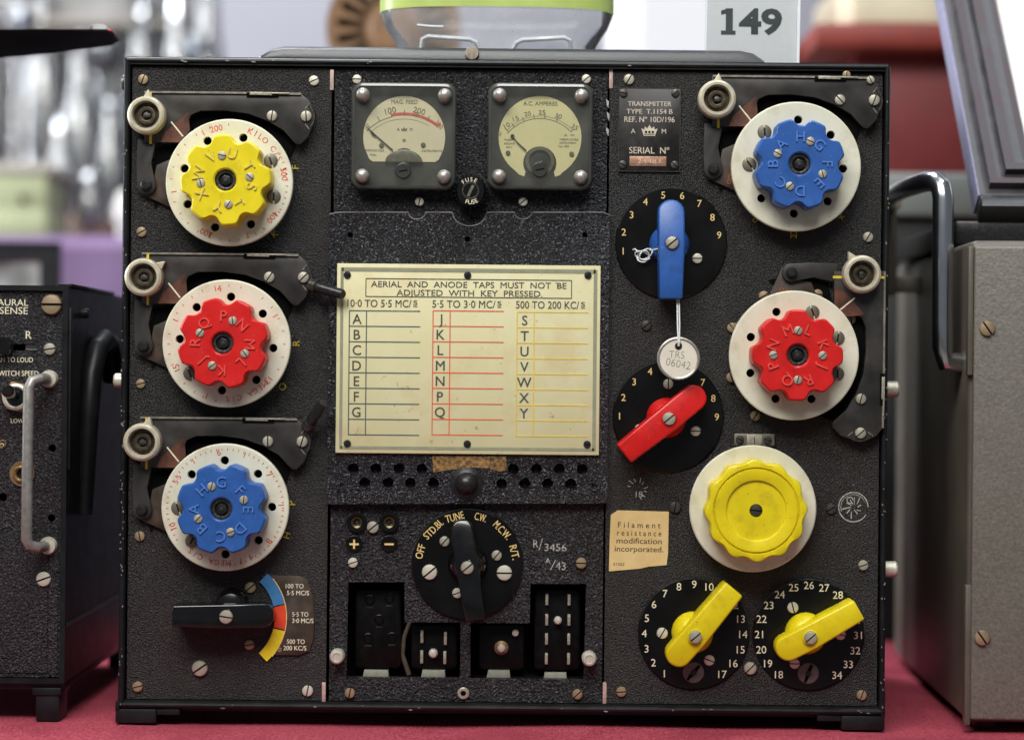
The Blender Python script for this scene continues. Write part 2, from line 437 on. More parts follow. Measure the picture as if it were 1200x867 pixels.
# case, lid, feet ---------------------------------------------------
L_, R_, T_, B_ = -457, 439, -362, 399
mb = MB(K0)
mb.shape(rrect(L_, T_, R_, B_, 7), [rect(L_ + 7, T_ + 9, R_ - 6, B_ - 9)], -500, 5, CASEM)
mb.box(L_ + 5, T_ + 5, -503, R_ - 5, B_ - 5, -490, CASEM)
# rolled front rim
rim = [(L_ + 3.5, T_ + 4, 4.5), (R_ - 3, T_ + 4, 4.5), (R_ - 3, B_ - 4, 4.5), (L_ + 3.5, B_ - 4, 4.5)]
for a, b in zip(rim, rim[1:] + rim[:1]): mb.tube([a, b], 3.3, CASEM, 10)
rc = random.Random(3)
for i in range(120):
    sd = rc.choice('LLLLLLBBRRRT'); t = rc.random()
    if sd == 'L': X, Y = L_ + rc.uniform(0.5, 5), T_ + 20 + (B_ - T_ - 24) * t ** 0.6
    elif sd == 'R': X, Y = R_ - rc.uniform(0.5, 5), T_ + 20 + (B_ - T_ - 24) * t ** 0.6
    elif sd == 'B': X, Y = L_ + 8 + (R_ - L_ - 16) * t, B_ - rc.uniform(1, 6)
    else: X, Y = L_ + 8 + (R_ - L_ - 16) * t, T_ + rc.uniform(1.5, 6)
    a, b = rc.uniform(0.4, 1.0), rc.uniform(0.5, 1.9)
    if sd in 'BT': a, b = b * 1.6, a
    mb.prism([(X - a, Y), (X - a * .3, Y - b), (X + a * .8, Y - b * .4), (X + a, Y + b * .5), (X, Y + b)], 4, 8.1, CHIPD)
# skid rail under the case
mb.box(L_ + 4, B_ + 0.2, -480, R_ - 4, B_ + 6, -14, CASEM)
case = obj('case', mb, TX, O0)
for (x0, x1, x2) in ((L_ - 3, L_ + 45, L_ + 72), (R_ + 1, R_ - 50, R_ - 78)):
    for (c0, c1) in ((-60, 6), (-495, -420)):
        mb = MB(K0)
        mb.box(min(x0, x1), B_ + 1, c0, max(x0, x1), 417, c1, CASEM, 2)
        mb.box(x0 if x0 < 0 else x0 - 5, B_ - 8 if x0 < 0 else B_ - 28, c0 + 1, x0 + 5 if x0 < 0 else x0, B_ + 3, c1 + 0.6, CASEM, 1)
        mb.box(min(x1, x2), B_ + 1, c0 + 4, max(x1, x2), B_ + 8, c1 - 2, CASEM, 1)
        obj('foot', mb, TX, O0)
mb = MB(K0)
prof = []
hx0, hx1 = -307, 300
sec = [(0, 0), (7, -9), (18, -17), (34, -20.5)]
pts = [(hx0 + dx, T_ + dy) for dx, dy in sec] + [(hx1 - dx, T_ + dy) for dx, dy in sec[::-1]]
bm = bmesh.new()
def ring(c, sh): return [bm.verts.new((x, T_ + 1 + (y - T_) * sh, c)) for x, y in pts]
rs = [ring(-14, 0.35), ring(-17, 0.72), ring(-24, 0.93), ring(-40, 1.0), ring(-470, 1.0)]
for a, b in zip(rs, rs[1:]):
    for i in range(len(pts) - 1): bm.faces.new((a[i], a[i + 1], b[i + 1], b[i]))
bm.faces.new(rs[0]); bm.faces.new(rs[-1])
mb.bm(bm, LIDM)
lid = obj('lid', mb, TX, O0)
mb = MB(K0); x, y = on(553, 61)
mb.lathe([(0, -22), (8, -22), (8.5, -12), (7.5, -8), (0, -7)], M('lid_catch_beige', C(150, 138, 122), 0.5, var=0.3, vscale=600), x, y, 24)
obj('catch', mb, lid, O0)
for px in (765,):
    mb = MB(K0); x, y = on(px, 50); mb.T = Matrix.Translation((x, T_ - 19.5, -70)) @ Matrix.Rotation(PI / 2, 4, 'X')
    mb.lathe([(0, -2), (6, -2), (5, 4), (0, 6)], NICK, n=16); obj('rivet', mb, lid, O0)
mb = MB(K0); x, y = on(430, 47); mb.T = Matrix.Translation((x, T_ - 19.5, -70)) @ Matrix.Rotation(PI / 2, 4, 'X')
mb.lathe([(0, -4), (4, -4), (4, 4), (0, 5)], NICK, n=16); obj('rivet', mb, lid, O0)

# screws -------------------------------------------------------------
def screw_mesh(name, m, dome=0.16):
    """slotted head of radius 1 pixel-unit (scaled per copy), slot cut as a real gap"""
    mb = MB(S)
    mb.lathe([(0, -0.3), (0.97, -0.3), (0.97, 0.1), (0.9, 0.12), (0, 0.12)], GUN, n=24)
    for sg in (1, -1):
        a0 = math.asin(0.12)
        half = [(math.cos(a0 + (PI - 2 * a0) * i / 14), sg * math.sin(a0 + (PI - 2 * a0) * i / 14)) for i in range(15)]
        bm = bmesh.new(); lv = []
        for f, h in ((1.0, -0.2), (1.0, 0.30), (0.9, 0.38 + dome * 0.4), (0.5, 0.38 + dome)):
            lv.append([bm.verts.new((x * f, sg * max(0.12, abs(y) * f), h)) for x, y in half])
        for a, b in zip(lv, lv[1:]):
            for i in range(14): bm.faces.new((a[i], a[i + 1], b[i + 1], b[i]))
            bm.faces.new((a[0], a[14], b[14], b[0]))
        bm.faces.new(lv[-1]); mb.bm(bm, m)
    return mb.mesh(name)
SCREW = {'n': screw_mesh('nickel_screw', NICK), 'b': screw_mesh('brass_screw', M('tarnished_screw', C(150, 130, 104), 0.45, metal=0.45, var=0.4, vscale=700)), 'p': screw_mesh('pale_screw', PALE),
         'd': screw_mesh('dark_screw', STEEL), 'k': screw_mesh('black_screw', GUN), 's': screw_mesh('grey_screw', M('grey_stop_screw', C(112, 106, 92), 0.42, metal=0.5, var=0.4, vscale=600))}
def screw(px, py, r, kind='n', ang=None, parent=TX, c=0.0, name='screw'):
    (x, y, z), k = P(px, py, c)
    o = obj(name, SCREW[kind], parent, (x, -c * S, z))
    s_ = r * k / S
    o.scale = (s_, s_, s_)
    o.rotation_euler.y = R(random.uniform(0, 180) if ang is None else -ang)
    return o

# panels ---------------------------------------------------------------
def panel(name, x0, y0, x1, y1, c0, c1, m, holes=(), extra=None):
    mb = MB(K0)
    mb.shape(rect(x0, y0, x1, y1), list(holes), c0, c1, m)
    if extra: extra(mb)
    return obj(name, mb, TX, O0)
PT, PB = T_ + 11, B_ - 10
def edge_wear(edge, c):
    def f(mb):
        for (x, y, w_, h_) in edge:
            X, Y = on(x, y)
            pts = [(X + w_ * random.uniform(0.6, 1) * a, Y + h_ * random.uniform(0.7, 1) * b) for a, b in ((0, -.5), (.6, -.42), (1, -.1), (.7, .2), (.9, .4), (.2, .5), (-.1, .1))]
            mb.prism(pts, c - 1, c + 0.5, CHIP)
    return f
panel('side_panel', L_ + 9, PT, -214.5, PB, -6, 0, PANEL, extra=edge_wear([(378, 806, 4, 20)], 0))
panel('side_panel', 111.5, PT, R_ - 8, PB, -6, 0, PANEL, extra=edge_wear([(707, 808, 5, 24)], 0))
mb = MB(K0)
W1 = [on(*p) for p in ((408, 682), (474, 682), (474, 729), (539.5, 729), (539, 794), (406, 793))]
W2 = [on(*p) for p in ((551.5, 730), (621, 730), (621.5, 684), (687, 684), (684, 796), (551, 795))]
mb.shape(rect(-211, PT, 109, PB), [W1, W2], -6, -1, PEBBLE)
x, y = on(543, 812); mb.lathe([(3.2, -1), (7, -1), (7, 1), (6, 1.8), (3.4, 1.8), (3.2, -1)], NICK, x, y, 20)
mb.lathe([(0, -0.5), (3.4, -0.5)], BLACK, x, y, 20)
for (px, py) in ((713, 122), (714, 137), (713, 155)):
    X, Y = on(px - 3, py); mb.prism([(X, Y - 6), (X + 3.5, Y - 3), (X + 3, Y + 5), (X + 1, Y + 1)], -1.5, -0.4, WHT)
obj('centre_panel', mb, TX, O0)
# dark backing so that seams read black
mb = MB(K0); mb.box(L_ + 7, T_ + 8, -80, R_ - 7, B_ - 8, -74, BLACK); obj('backing', mb, TX, O0)
# pale shims in the seams
for (px, py, h) in ((389, 94, 24), (716, 92, 24), (379.5, 811, 24), (708.5, 812, 24)):
    mb = MB(K0); X, Y = on(px, py); mb.box(X - 2.2, Y - h / 2, -4, X + 2.2, Y + h / 2, 1.2, CHIP, 0.4)
    obj('seam_shim', mb, TX, O0)

# hatch with crackle paint, its glints painted as specks
HC = 9
mb = MB(K0)
hp = [on(384, 590), on(387, 252), on(398, 250)]
def notch(px, py, r):
    return [on(px + r * math.cos(R(180 - a)), py + r * math.sin(R(a)) * 0.8) for a in range(0, 181, 20)]
hp += notch(489, 250, 10) + notch(550.5, 250, 20) + notch(613, 250, 10) + [on(706, 250), on(714, 253), on(711, 589)]
hrow = [(414.6, 548.5), (441, 548.5), (468, 548.5), (494.5, 548.8), (601.5, 549), (628.5, 549), (655, 549), (682, 549.3),
        (428, 565.2), (455, 565.2), (481.5, 565.4), (508.4, 565.5), (588, 566), (615, 566), (641.5, 566), (668.5, 566.3)]
hole_list = [circle(*on(px, py), 6.4, 20) for px, py in hrow]
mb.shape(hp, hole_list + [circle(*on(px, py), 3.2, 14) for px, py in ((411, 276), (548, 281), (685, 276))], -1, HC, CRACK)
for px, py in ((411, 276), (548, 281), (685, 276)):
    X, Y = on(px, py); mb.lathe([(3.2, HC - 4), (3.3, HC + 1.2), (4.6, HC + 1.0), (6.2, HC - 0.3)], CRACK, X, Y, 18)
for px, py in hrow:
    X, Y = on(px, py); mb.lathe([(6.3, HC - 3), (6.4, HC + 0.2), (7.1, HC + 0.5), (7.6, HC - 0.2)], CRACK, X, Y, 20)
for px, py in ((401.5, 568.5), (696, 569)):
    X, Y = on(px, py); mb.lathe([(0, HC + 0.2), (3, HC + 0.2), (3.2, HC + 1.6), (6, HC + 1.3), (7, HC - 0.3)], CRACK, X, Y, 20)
hatch = obj('hatch', mb, TX, O0)
mb = MB(K0); mb.tube([(x, y - 0.2, HC + 0.1) for x, y in hp[1:-1]], 0.75, M('pale_hatch_edge', C(104, 104, 106), 0.5, var=0.6, vscale=120), 6); obj('pale_edge', mb, hatch, O0)  # thin paler line along the hatch top edge
mb = MB(K0); X, Y = on(547, 566)
mb.lathe([(22, HC - 0.5), (17, HC + 0.6), (13.5, HC + 2), (12.5, HC + 7), (10, HC + 13), (6, HC + 16.5), (0, HC + 18)], GUN, X, Y, 32)
obj('latch_knob', mb, hatch, O0)
mb = MB(K0)
wl = [on(*p) for p in ((507, 534), (593, 534), (594, 550), (586, 552), (572, 548), (552, 547), (536, 549), (520, 551), (508, 553))]
mb.prism(wl, HC - 1, HC + 0.5, WORNL); obj('worn_label', mb, hatch, O0)

# frequency card ------------------------------------------------------
(cx_, cy_, cz_), kc = P(548.5, 421, HC + 4)
card = MB(kc)
CW, CH = 154.5, 111
card.box(-CW, -CH, HC, CW, CH, HC + 4, CARD, 1.0)
cardo = obj('frequency_card', card, hatch, (cx_, cy_, cz_))
pr = MB(kc); cc = HC + 4.0
for (x0, y0, x1, y1, t) in ((-CW + 6, -CH + 7, CW - 6, -CH + 7, 4.6), (-CW + 6, CH - 6.5, CW - 6, CH - 6.5, 3.6),
                            (-CW + 6, -CH + 5, -CW + 6, CH - 5, 3.4), (CW - 6, -CH + 5, CW - 6, CH - 5, 4.2)):
    pr.line(x0, y0, x1, y1, t, cc, GRB)
def rl(px, py): return px - 548.5, py - 421            # roll-free offsets within the card are close enough
for (x0, y0, x1, y1) in ((428, 327.5, 669, 327.5), (428, 348.5, 669, 348.5), (428, 327.5, 428, 348.5), (669, 327.5, 669, 348.5)):
    a = rl(x0, y0); b = rl(x1, y1); pr.line(*a, *b, 1.0, cc, DKT)
X, Y = rl(548.5, 333.8); pr.text('AERIAL  AND  ANODE  TAPS  MUST  NOT  BE', X, Y, 6.8, cc, DKT, width=229, bold=0.008)
X, Y = rl(549.5, 343.6); pr.text('ADJUSTED  WITH  KEY  PRESSED.', X, Y, 6.8, cc, DKT, width=171, bold=0.008)
for (px, s_, w_) in ((444, '10·0 TO 5·5 MC/', 75), (543, '5·5 TO 3·0 MC/', 74), (641, '500 TO 200 KC/', 74)):
    X, Y = rl(px, 356.5); pr.text(s_, X, Y, 8.4, cc, DKT, width=w_, bold=0.008)
    pr.text('S', X + w_ / 2 + 4.6, Y - 1.2, 5.2, cc, DKT, width=5, bold=0.01); pr.line(X + w_ / 2 + 2.2, Y + 3.2, X + w_ / 2 + 7, Y + 3.2, 0.9, cc, DKT)
for (x0, xm, x1, m, letters, y0) in ((409, 429, 492, BLT, 'ABCDEFG', 365.3), (507, 527, 590, RDT, 'JKLMNPQ', 364.4), (605.5, 625.5, 689, YLT, 'STUVWXY', 365)):
    for i in range(9):
        yy = y0 + i * 18.15
        a = rl(x0, yy); b = rl(x1, yy); pr.line(*a, *b, 1.1, cc, m)
    a = rl(x0, y0); b = rl(x0, y0 + 8 * 18.15); pr.line(*a, *b, 1.1, cc + 0.15, m)
    a = rl(xm, y0); b = rl(xm, y0 + 8 * 18.15); pr.line(*a, *b, 1.1, cc + 0.15, m)
    for i, ch in enumerate(letters):
        X, Y = rl((x0 + xm) / 2 - 1, y0 + 9.8 + i * 18.15); pr.text(ch, X, Y, 11.2, cc, DKT, bold=0.012)
obj('printing', pr, cardo, (cx_, cy_, cz_))
for px, py in ((407, 322), (548, 322.5), (689, 322.5), (407, 519.5), (547.5, 520), (688, 520.5)):
    screw(px, py, 4.3, 'k', parent=cardo, c=HC + 4)

# tuning dials ---------------------------------------------------------
def scallop(Ro, n, rn, rb, a0, samples=240):
    rad = []
    for i in range(samples):
        th = 2 * PI * i / samples; r = Ro
        for q in range(n):
            d = (th - a0 - q * 2 * PI / n + PI) % (2 * PI) - PI
            if abs(rn * math.sin(d)) < rb and abs(d) < PI / 2:
                r = min(r, rn * math.cos(d) - math.sqrt(rb * rb - (rn * math.sin(d)) ** 2))
        rad.append(r)
    for _ in range(1):
        rad = [(rad[i - 2] + rad[i - 1] + rad[i] * 2 + rad[(i + 1) % samples] + rad[(i + 2) % samples]) / 6 for i in range(samples)]
    return [(r * math.cos(2 * PI * i / samples), r * math.sin(2 * PI * i / samples)) for i, r in enumerate(rad)]

DF = 26   # dial face height, px
KF = 58   # knob face height
WORN_LIT = {}  # paler raised letters: worn paint plus highlights painted in
def dial(px, py, Rd, km, rot, letters, lets_off, scr_off, label, filled=(), face=CREAM):
    """rot: screen angle (deg, ccw) of the first hole. letters go clockwise from lets_off"""
    loc, k = P(px, py, DF)
    mb = MB(k)
    holes = [circle(55 * math.cos(R(rot + 45 * i)), -55 * math.sin(R(rot + 45 * i)), 5.0, 18) for i in range(8)]
    mb.shape(circle(0, 0, Rd - 1.6, 96), holes, DF - 1.2, DF, face)
    mb.shape(circle(0, 0, Rd, 96), [circle(0, 0, 30, 40)] + holes, DF - 8, DF - 1.2, face)
    mb.lathe([(Rd - 1.6, DF - 0.1), (Rd - 0.5, DF - 0.5), (Rd, DF - 1.6)], face, n=96)
    d = obj('tuning_dial', mb, TX, loc, label)
    mb = MB(k); mb.lathe([(0, 1), (18, 1), (18, DF - 8), (0, DF - 8)], GUN, n=32)
    mb.lathe([(0, 6), (62, 6), (62, 9), (0, 9)], BLACK, n=48)
    obj('spindle', mb, d, loc)
    # knob
    mb = MB(k); a0 = -R(rot)
    body = scallop(53, 8, 55.5, 10.8, a0)
    mid = [(x * 0.985, y * 0.985) for x, y in body]; top = [(x * 0.955, y * 0.955) for x, y in body]
    n = len(body); vs = []; fs = []
    inner = circle(0, 0, 14.5, n); inn2 = circle(0, 0, 12.6, n); inn3 = circle(0, 0, 12.4, n)
    for lv, h in ((body, DF + 0.4), (body, KF - 4), (mid, KF - 1.3), (top, KF), (inner, KF), (inn2, KF - 1.6), (inn3, KF - 9)):
        vs += [(x, y, h) for x, y in lv]
    for l in range(6):
        for i in range(n):
            j = (i + 1) % n; fs.append((l * n + i, l * n + j, (l + 1) * n + j, (l + 1) * n + i))
    fs.append(tuple(range(n))); 
    mb.add(vs, fs, km)
    for i, ch in enumerate(letters):
        if ch == ' ': continue
        a = lets_off - 45 * i
        if ch == '-':
            ca, sa = math.cos(R(a)), -math.sin(R(a))
            mb.line(30 * ca - 5 * sa, 30 * sa + 5 * ca, 30 * ca + 5 * sa, 30 * sa - 5 * ca, 1.8, KF - 0.3, WORN_LIT[km.name], 1.6)
            mb.line(27 * ca + 5 * sa, 27 * sa - 5 * ca, 35 * ca + 5 * sa, 35 * sa - 5 * ca, 1.8, KF - 0.3, WORN_LIT[km.name], 1.6)
            continue
        mb.text(ch, 31.5 * math.cos(R(a)), -31.5 * math.sin(R(a)), 12, KF - 0.3, WORN_LIT[km.name], rot=a - 90, depth=2.0, bold=0.006)
    kn = obj('knob', mb, d, loc)
    mb = MB(k)
    mb.lathe([(0, KF - 9), (12.6, KF - 9)], GUN, n=32)
    mb.lathe([(12.4, KF - 9), (12.2, KF - 5), (10.4, KF - 4.5), (8.6, KF - 5), (8.4, KF - 9)], STEEL, n=32)
    mb.prism(circle(0, 0, 6.4, 6, 0.3), KF - 9, KF - 4.5, GUN, 0.8)
    mb.lathe([(0, KF - 4.4), (2.6, KF - 4.4), (2.3, KF - 3.6), (0, KF - 3.4)], STEEL, n=16)
    obj('hub', mb, d, loc)
    for i in range(4):
        a = scr_off - 90 * i
        o = obj('screw', SCREW['n'], d, (loc[0] + 28.5 * k * math.cos(R(a)), -(KF - 1.2) * S, loc[2] + 28.5 * k * math.sin(R(a))))
        o.scale = (5.0 * k / S,) * 3; o.rotation_euler.y = R(random.uniform(0, 180))
    for i in filled:
        a = rot + 45 * i
        o = obj('stop_screw', SCREW['s'], d, (loc[0] + 55 * k * math.cos(R(a)), -(DF - 2) * S, loc[2] + 55 * k * math.sin(R(a))))
        o.scale = (8.2 * k / S,) * 3; o.rotation_euler.y = R(random.uniform(50, 120))
    return d, loc, k

WORN_LIT['yellow_paint'] = M('yellow_worn_lit_letter', C(212, 194, 84), 0.4, var=0.2, vscale=600)
WORN_LIT['red_paint'] = M('red_worn_lit_letter', C(222, 76, 68), 0.4, var=0.2, vscale=600)
WORN_LIT['blue_paint'] = M('blue_worn_lit_letter', C(78, 122, 196), 0.4, var=0.2, vscale=600)
d1, l1, k1 = dial(268.5, 214, 74.5, YEL, 73, 'UTS-YXWV', 76, 98, 'ivory dial with yellow knob lettered S to Y, red kilocycle scale', (1 + 6, 6))
d2, l2, k2 = dial(265.3, 402.5, 75, REDP, 85, 'PNMLKJRQ', 88, 66, 'ivory dial with red knob lettered J to R, red scale, beside the cream card', (3,))
d3, l3, k3 = dial(263.7, 594.3, 74.7, BLUE, 91, 'GFEDCBAH', 90, 113, 'ivory dial with blue knob lettered A to H and fine red scale', (2, 3))
d4, l4, k4 = dial(933, 195.3, 76, BLUE, 88, 'HGFEDCBA', 90, 66, 'plain ivory dial with blue knob lettered A to H, no scale', (1, 2))
d5, l5, k5 = dial(930.6, 416.5, 76, REDP, 67.5, 'LKJRQPNM', 67.5, 90, 'plain ivory dial with red knob lettered J to R, no scale', (0, 6 + 1, 6))

def scale(d, loc, k, ticks, labels, big=(), tick_m=REDT):
    mb = MB(k); c = DF
    for a in ticks:
        ca, sa = math.cos(R(a)), -math.sin(R(a)); r0, r1 = (66.5, 69.3)
        mb.line(r0 * ca, r0 * sa, r1 * ca, r1 * sa, 0.9, c, tick_m, 0.25)
    for a in big:
        ca, sa = math.cos(R(a)), -math.sin(R(a))
        mb.line(62.5 * ca, 62.5 * sa, 69 * ca, 69 * sa, 1.1, c, REDT, 0.25)
    for (a, s_, h) in labels:
        if len(s_) > 3 and ' ' in s_ or len(s_) > 4:
            step = 6.0
            for i, ch in enumerate(s_):
                b = a + step * (len(s_) - 1) / 2 - step * i
                if ch != ' ': mb.text(ch, 65 * math.cos(R(b)), -65 * math.sin(R(b)), h, c, REDT, rot=b - 90, depth=0.25, bold=0.01)
        else:
            mb.text(s_, 65 * math.cos(R(a)), -65 * math.sin(R(a)), h, c, REDT, rot=a - 90, depth=0.25, bold=0.008)
    obj('scale_marking', mb, d, loc)
T1 = [91, 110, 125, 140, 152, 165, 177, 200, 213, 225, 238] + [262 + 9 * i for i in range(6)] + [-52, -30] + [-27 + 6 * i for i in range(9)] + [30, 62, 67]
scale(d1, l1, k1, T1, [(104, '200', 7), (47, 'KILO C/S', 6.5), (9, '500', 7), (-38, '400', 7), (-114, '300', 7)], big=(118, 14, -34, 190, -70, -109))
T2 = [65 - 13 * i for i in range(1, 8)] + [76, 88, 115, 127, 139, 149, 171, 181, 191, 202, 224, 237, 247, 260]
scale(d2, l2, k2, T2, [(98, '4', 7.5), (-42, '3', 7.5), (205, '5', 7.5), (-67, 'MEGA C/S', 6.2)], big=(30, 102, 156, 250, -38, 209))
T3 = [i * 5.5 for i in range(0, 66) if not (215 < i * 5.5 < 275)]
scale(d3, l3, k3, T3, [(97, '6', 7.5), (37, '7', 7.5), (-37, '8', 7.5), (150, '5·5', 6), (200, '10', 7), (-107, 'MEGA C/S', 6.2), (-62, '9', 6.5)], big=(70, 3, -73, 125))

# stop arm assembly round each dial ----------------------------------------------
LIP = M('pale_plate_edge', C(140, 134, 122), 0.4, metal=0.4, var=0.3, vscale=300)  # pale grey of the lip lines and end ticks
def stop_arm(px, py, rot, lever=None, tab=70, label=None, legend=None):
    """plates, cam knob and pivot that ring a tuning dial; rot turns the whole set (deg, clockwise as seen)"""
    loc, k = P(px, py, 10)
    T = Matrix.Rotation(R(rot), 4, 'Z')
    mb = MB(k); mb.T = T
    low = [(75.5, -47.8), (63, -61.6), (43.7, -72.7), (21.5, -80.5), (-6.2, -83.8), (-34, -83.2), (-45, -78.2), (-48.5, -70), (-47, -60), (-57, -46.4)]
    out = [(-100, -104), (84, -104), (93, -97), (98.5, -86), (99.5, -72), (93, -55), (84, -45.5), (79, -45)] + low + [(-99, -45.5)]
    mb.prism(out, 5, 13, PLATE, 0.8)
    mb.box(-99, -105.6, 3, 84, -103.4, 15, PALE if False else PLATE, 0.5)
    mb.line(-99, -104.4, 20, -104.4, 2.2, 13.2, LIP, 2.2)
    mb.line(58, -103.8, 84, -103.8, 2.2, 13.2, LIP, 2.2)
    arm = obj('stop_arm', mb, TX, loc)
    mb = MB(k); mb.T = T
    # hinge leaf with black slots
    mb.prism(rect(20, -104.5, 57, -100.5), 13.2, 15.5, BLACK)
    mb.prism([(24, -105.5), (70, -105), (70, -103.4), (50, -103.4), (50, -101.6), (24, -102)], 14, 17, NICK, 0.4)
    obj('hinge', mb, arm, loc)
    # black sheet painted in for the shade between plate and dial
    mb = MB(k); mb.T = T
    mb.prism([(-52, -83), (-10, -86), (40, -80), (80, -58), (70, -30), (-60, -20), (-88, 30), (-96, 0), (-86, -40), (-58, -46)], 0.2, 2.6, BLACK)
    obj('shade_sheet', mb, arm, loc)
    mb = MB(k); mb.T = T
    mb.prism([(-108, -50), (-86, -48), (-91.5, -22), (-88, -4)] + [(-97 + 11 * math.cos(R(a)), 4 + 11 * math.sin(R(a))) for a in range(-10, 195, 20)] + [(-109, -20)], 6, 10, PLATE, 0.8)
    mb.lathe([(0, 9.5), (6.4, 9.5), (6.2, 14), (5, 15.5), (0, 16)], GUN, -97, 4, 20)
    obj('link', mb, arm, loc)
    mb = MB(k); mb.T = T
    mb.prism([(-104, 14), (-66, 31), (-50, 40), (-56, -22), (-70, -27), (-86, -20), (-90, 0)], 2.8, 5, BROWNP, 0.3)
    if legend: mb.text(legend, -76, 4, 7.5, 5, ORT, rot=78, depth=0.3)
    obj('cam_plate', mb, arm, loc)
    mb = MB(k); mb.T = T
    mb.prism([(-75, -58), (-48, -82), (-46, -60), (-57, -46), (-80, -46)], 13, 13.6, RUST)
    mb.line(-68, -70, -54, -53, 1.6, 13.6, CREAMT)
    obj('lacquer_patch', mb, arm, loc)
    mb = MB(k); mb.T = T
    mb.line(-92, -104, -92, -94, 3.0, 15.4, YELT); obj('index_mark', mb, arm, loc); mb = MB(k); mb.T = T
    mb.line(-92, -56, -92, -44, 3.0, 13, YELT); obj('index_mark', mb, arm, loc); mb = MB(k); mb.T = T
    for a in (48, -48):
        mb.line(84 + 14 * math.cos(R(a)), -78 - 20 * math.sin(R(a)), 84 + 7 * math.cos(R(a)), -78 - 12 * math.sin(R(a)), 1.2, 13, LIP)
    mb.prism(arcband(82, -77, 16.5, 18, -40, 55), 13, 14, STEEL)
    obj('travel_scale', mb, arm, loc)
    # cam knob
    mb = MB(k); mb.T = T @ Matrix.Translation((-95, -76, 0))
    mb.lathe([(0, 8), (20, 8), (22, 12), (22.4, 24), (21.5, 29), (19, 31), (16.4, 31), (15.4, 29), (15, 20)], CAPM, n=48)
    t0, t1 = R(tab), 0.34
    mb.prism([(20 * math.cos(t0 + t1), -20 * math.sin(t0 + t1)), (31 * math.cos(t0), -31 * math.sin(t0)), (20 * math.cos(t0 - t1), -20 * math.sin(t0 - t1))], 14, 22, CAPM, 1)
    kn = obj('cam_knob', mb, arm, loc)
    mb = MB(k); mb.T = T @ Matrix.Translation((-95, -76, 0))
    bronze = BRONZE
    mb.lathe([(0, 20), (15.2, 20)], bronze, n=32)
    mb.lathe([(10.5, 20), (10.5, 23.5), (8, 24), (6, 23.5), (6, 20)], bronze, n=32)
    mb.prism(rect(-3, -2, 5, 3), 20, 26, STEEL, 0.8); mb.lathe([(0, 20), (4, 20), (3.5, 25), (0, 26)], GUN, 0, 0, 12)
    obj('cam_bolt', mb, arm, loc)
    ca, sa = math.cos(R(-rot)), math.sin(R(-rot))
    for (u, v, r, kd) in ((50, -78, 6.2, 'n'), (90, -78, 6.5, 'n')):
        uu, vv = u * ca + v * sa, -u * sa + v * ca
        o = obj('screw', SCREW[kd if kd else 'n'], arm, (loc[0] + uu * k, -13 * S, loc[2] - vv * k)); o.scale = (r * k / S,) * 3
        o.rotation_euler.y = R(random.uniform(40, 140))
    if lever:
        mb = MB(k); mb.T = T
        (u0, v0, u1, v1) = lever
        dx, dy = u1 - u0, v1 - v0
        mb.tube([(u0, v0, 14), (u0 + dx * 0.15, v0 + dy * 0.15, 18), (u0 + dx * 0.3, v0 + dy * 0.3, 20), (u0 + dx * 0.96, v0 + dy * 0.96, 26), (u1, v1, 27)], [7, 6.5, 6.2, 6.0, 4.5], GUN, 16)
        mb.tube([(u0 - dx * .12, v0 - dy * .12, 13), (u0 + dx * .1, v0 + dy * .1, 17)], 8, STEEL, 16)
        obj('finger_lever', mb, arm, loc)
    return arm
BRONZE = M('dirty_bronze', (0.085, 0.065, 0.042), 0.4, metal=0.6, var=0.5, vscale=500)
stop_arm(268.5, 214, 0, tab=88)
stop_arm(265.3, 402.5, 0, lever=(103, -68, 138, -58), tab=38)
stop_arm(263.7, 594.3, 0, lever=(98, -98, 116, -124), tab=75)
stop_arm(933, 195.3, 0, tab=86, legend='oqusion')
stop_arm(930.6, 416.5, 90, tab=-150, legend='oisjoo')

# small yellow letters on the panel at the dial rims
mb = MB(K0)
for (px, py, s_, r) in ((346, 196, 'F', 90), (322, 274, 'K', 40), (347, 402, 'R', 90), (331, 453, 'O', 60), (342, 589, 'P', 90), (336, 627, 'H', 75),
                        (317, 537, 'E', 130), (853, 211, 'E', 0), (884, 257, 'o', 30), (985, 254, 'x', 60), (930, 275, 'M', 180)):
    X, Y = on(px, py); mb.text(s_, X, Y, 8, 0, YELT, rot=r, depth=0.4)
obj('rim_lettering', mb, TX, O0)
# dial stop lugs round the right red dial
for (px, py) in ((895, 347), (858, 384), (857, 442), (885, 487), (958, 345), (997, 374)):
    screw(px, py, 6, 'b', parent=TX, c=1, name='lug_screw')

# big yellow vernier dial
loc, k = P(882.5, 596, DF)
mb = MB(k); mb.lathe([(0, 4), (20, 4), (20, DF - 8), (73, DF - 8), (74.4, DF - 6), (74.4, DF - 1.5), (73, DF), (0, DF)], CREAM, n=96)
bd = obj('tuning_dial', mb, TX, loc, 'plain ivory dial with large unlettered yellow knob')
mb = MB(k); n = 260
vs = []; fs = []
def wav(r, amp): return [((r + amp * math.cos(12 * 2 * PI * i / n + 0.5)) * math.cos(2 * PI * i / n), (r + amp * math.cos(12 * 2 * PI * i / n + 0.5)) * math.sin(2 * PI * i / n)) for i in range(n)]
rings = [(wav(57.2, 1.9), DF + 0.3), (wav(57.8, 1.9), KF - 3), (wav(57, 1.8), KF - 1), (wav(55.4, 1.3), KF), (wav(50.2, 0), KF), (wav(49.4, 0), KF - 2.4), (wav(48.4, 0), KF - 2.4), (wav(47.6, 0), KF),
         (wav(36, 0), KF), (wav(35, 0), KF - 0.5), (wav(34.4, 0), KF - 3), (wav(7.6, 0), KF - 3), (wav(7.2, 0), KF - 8)]
for lv, h in rings: vs += [(x, y, h) for x, y in lv]
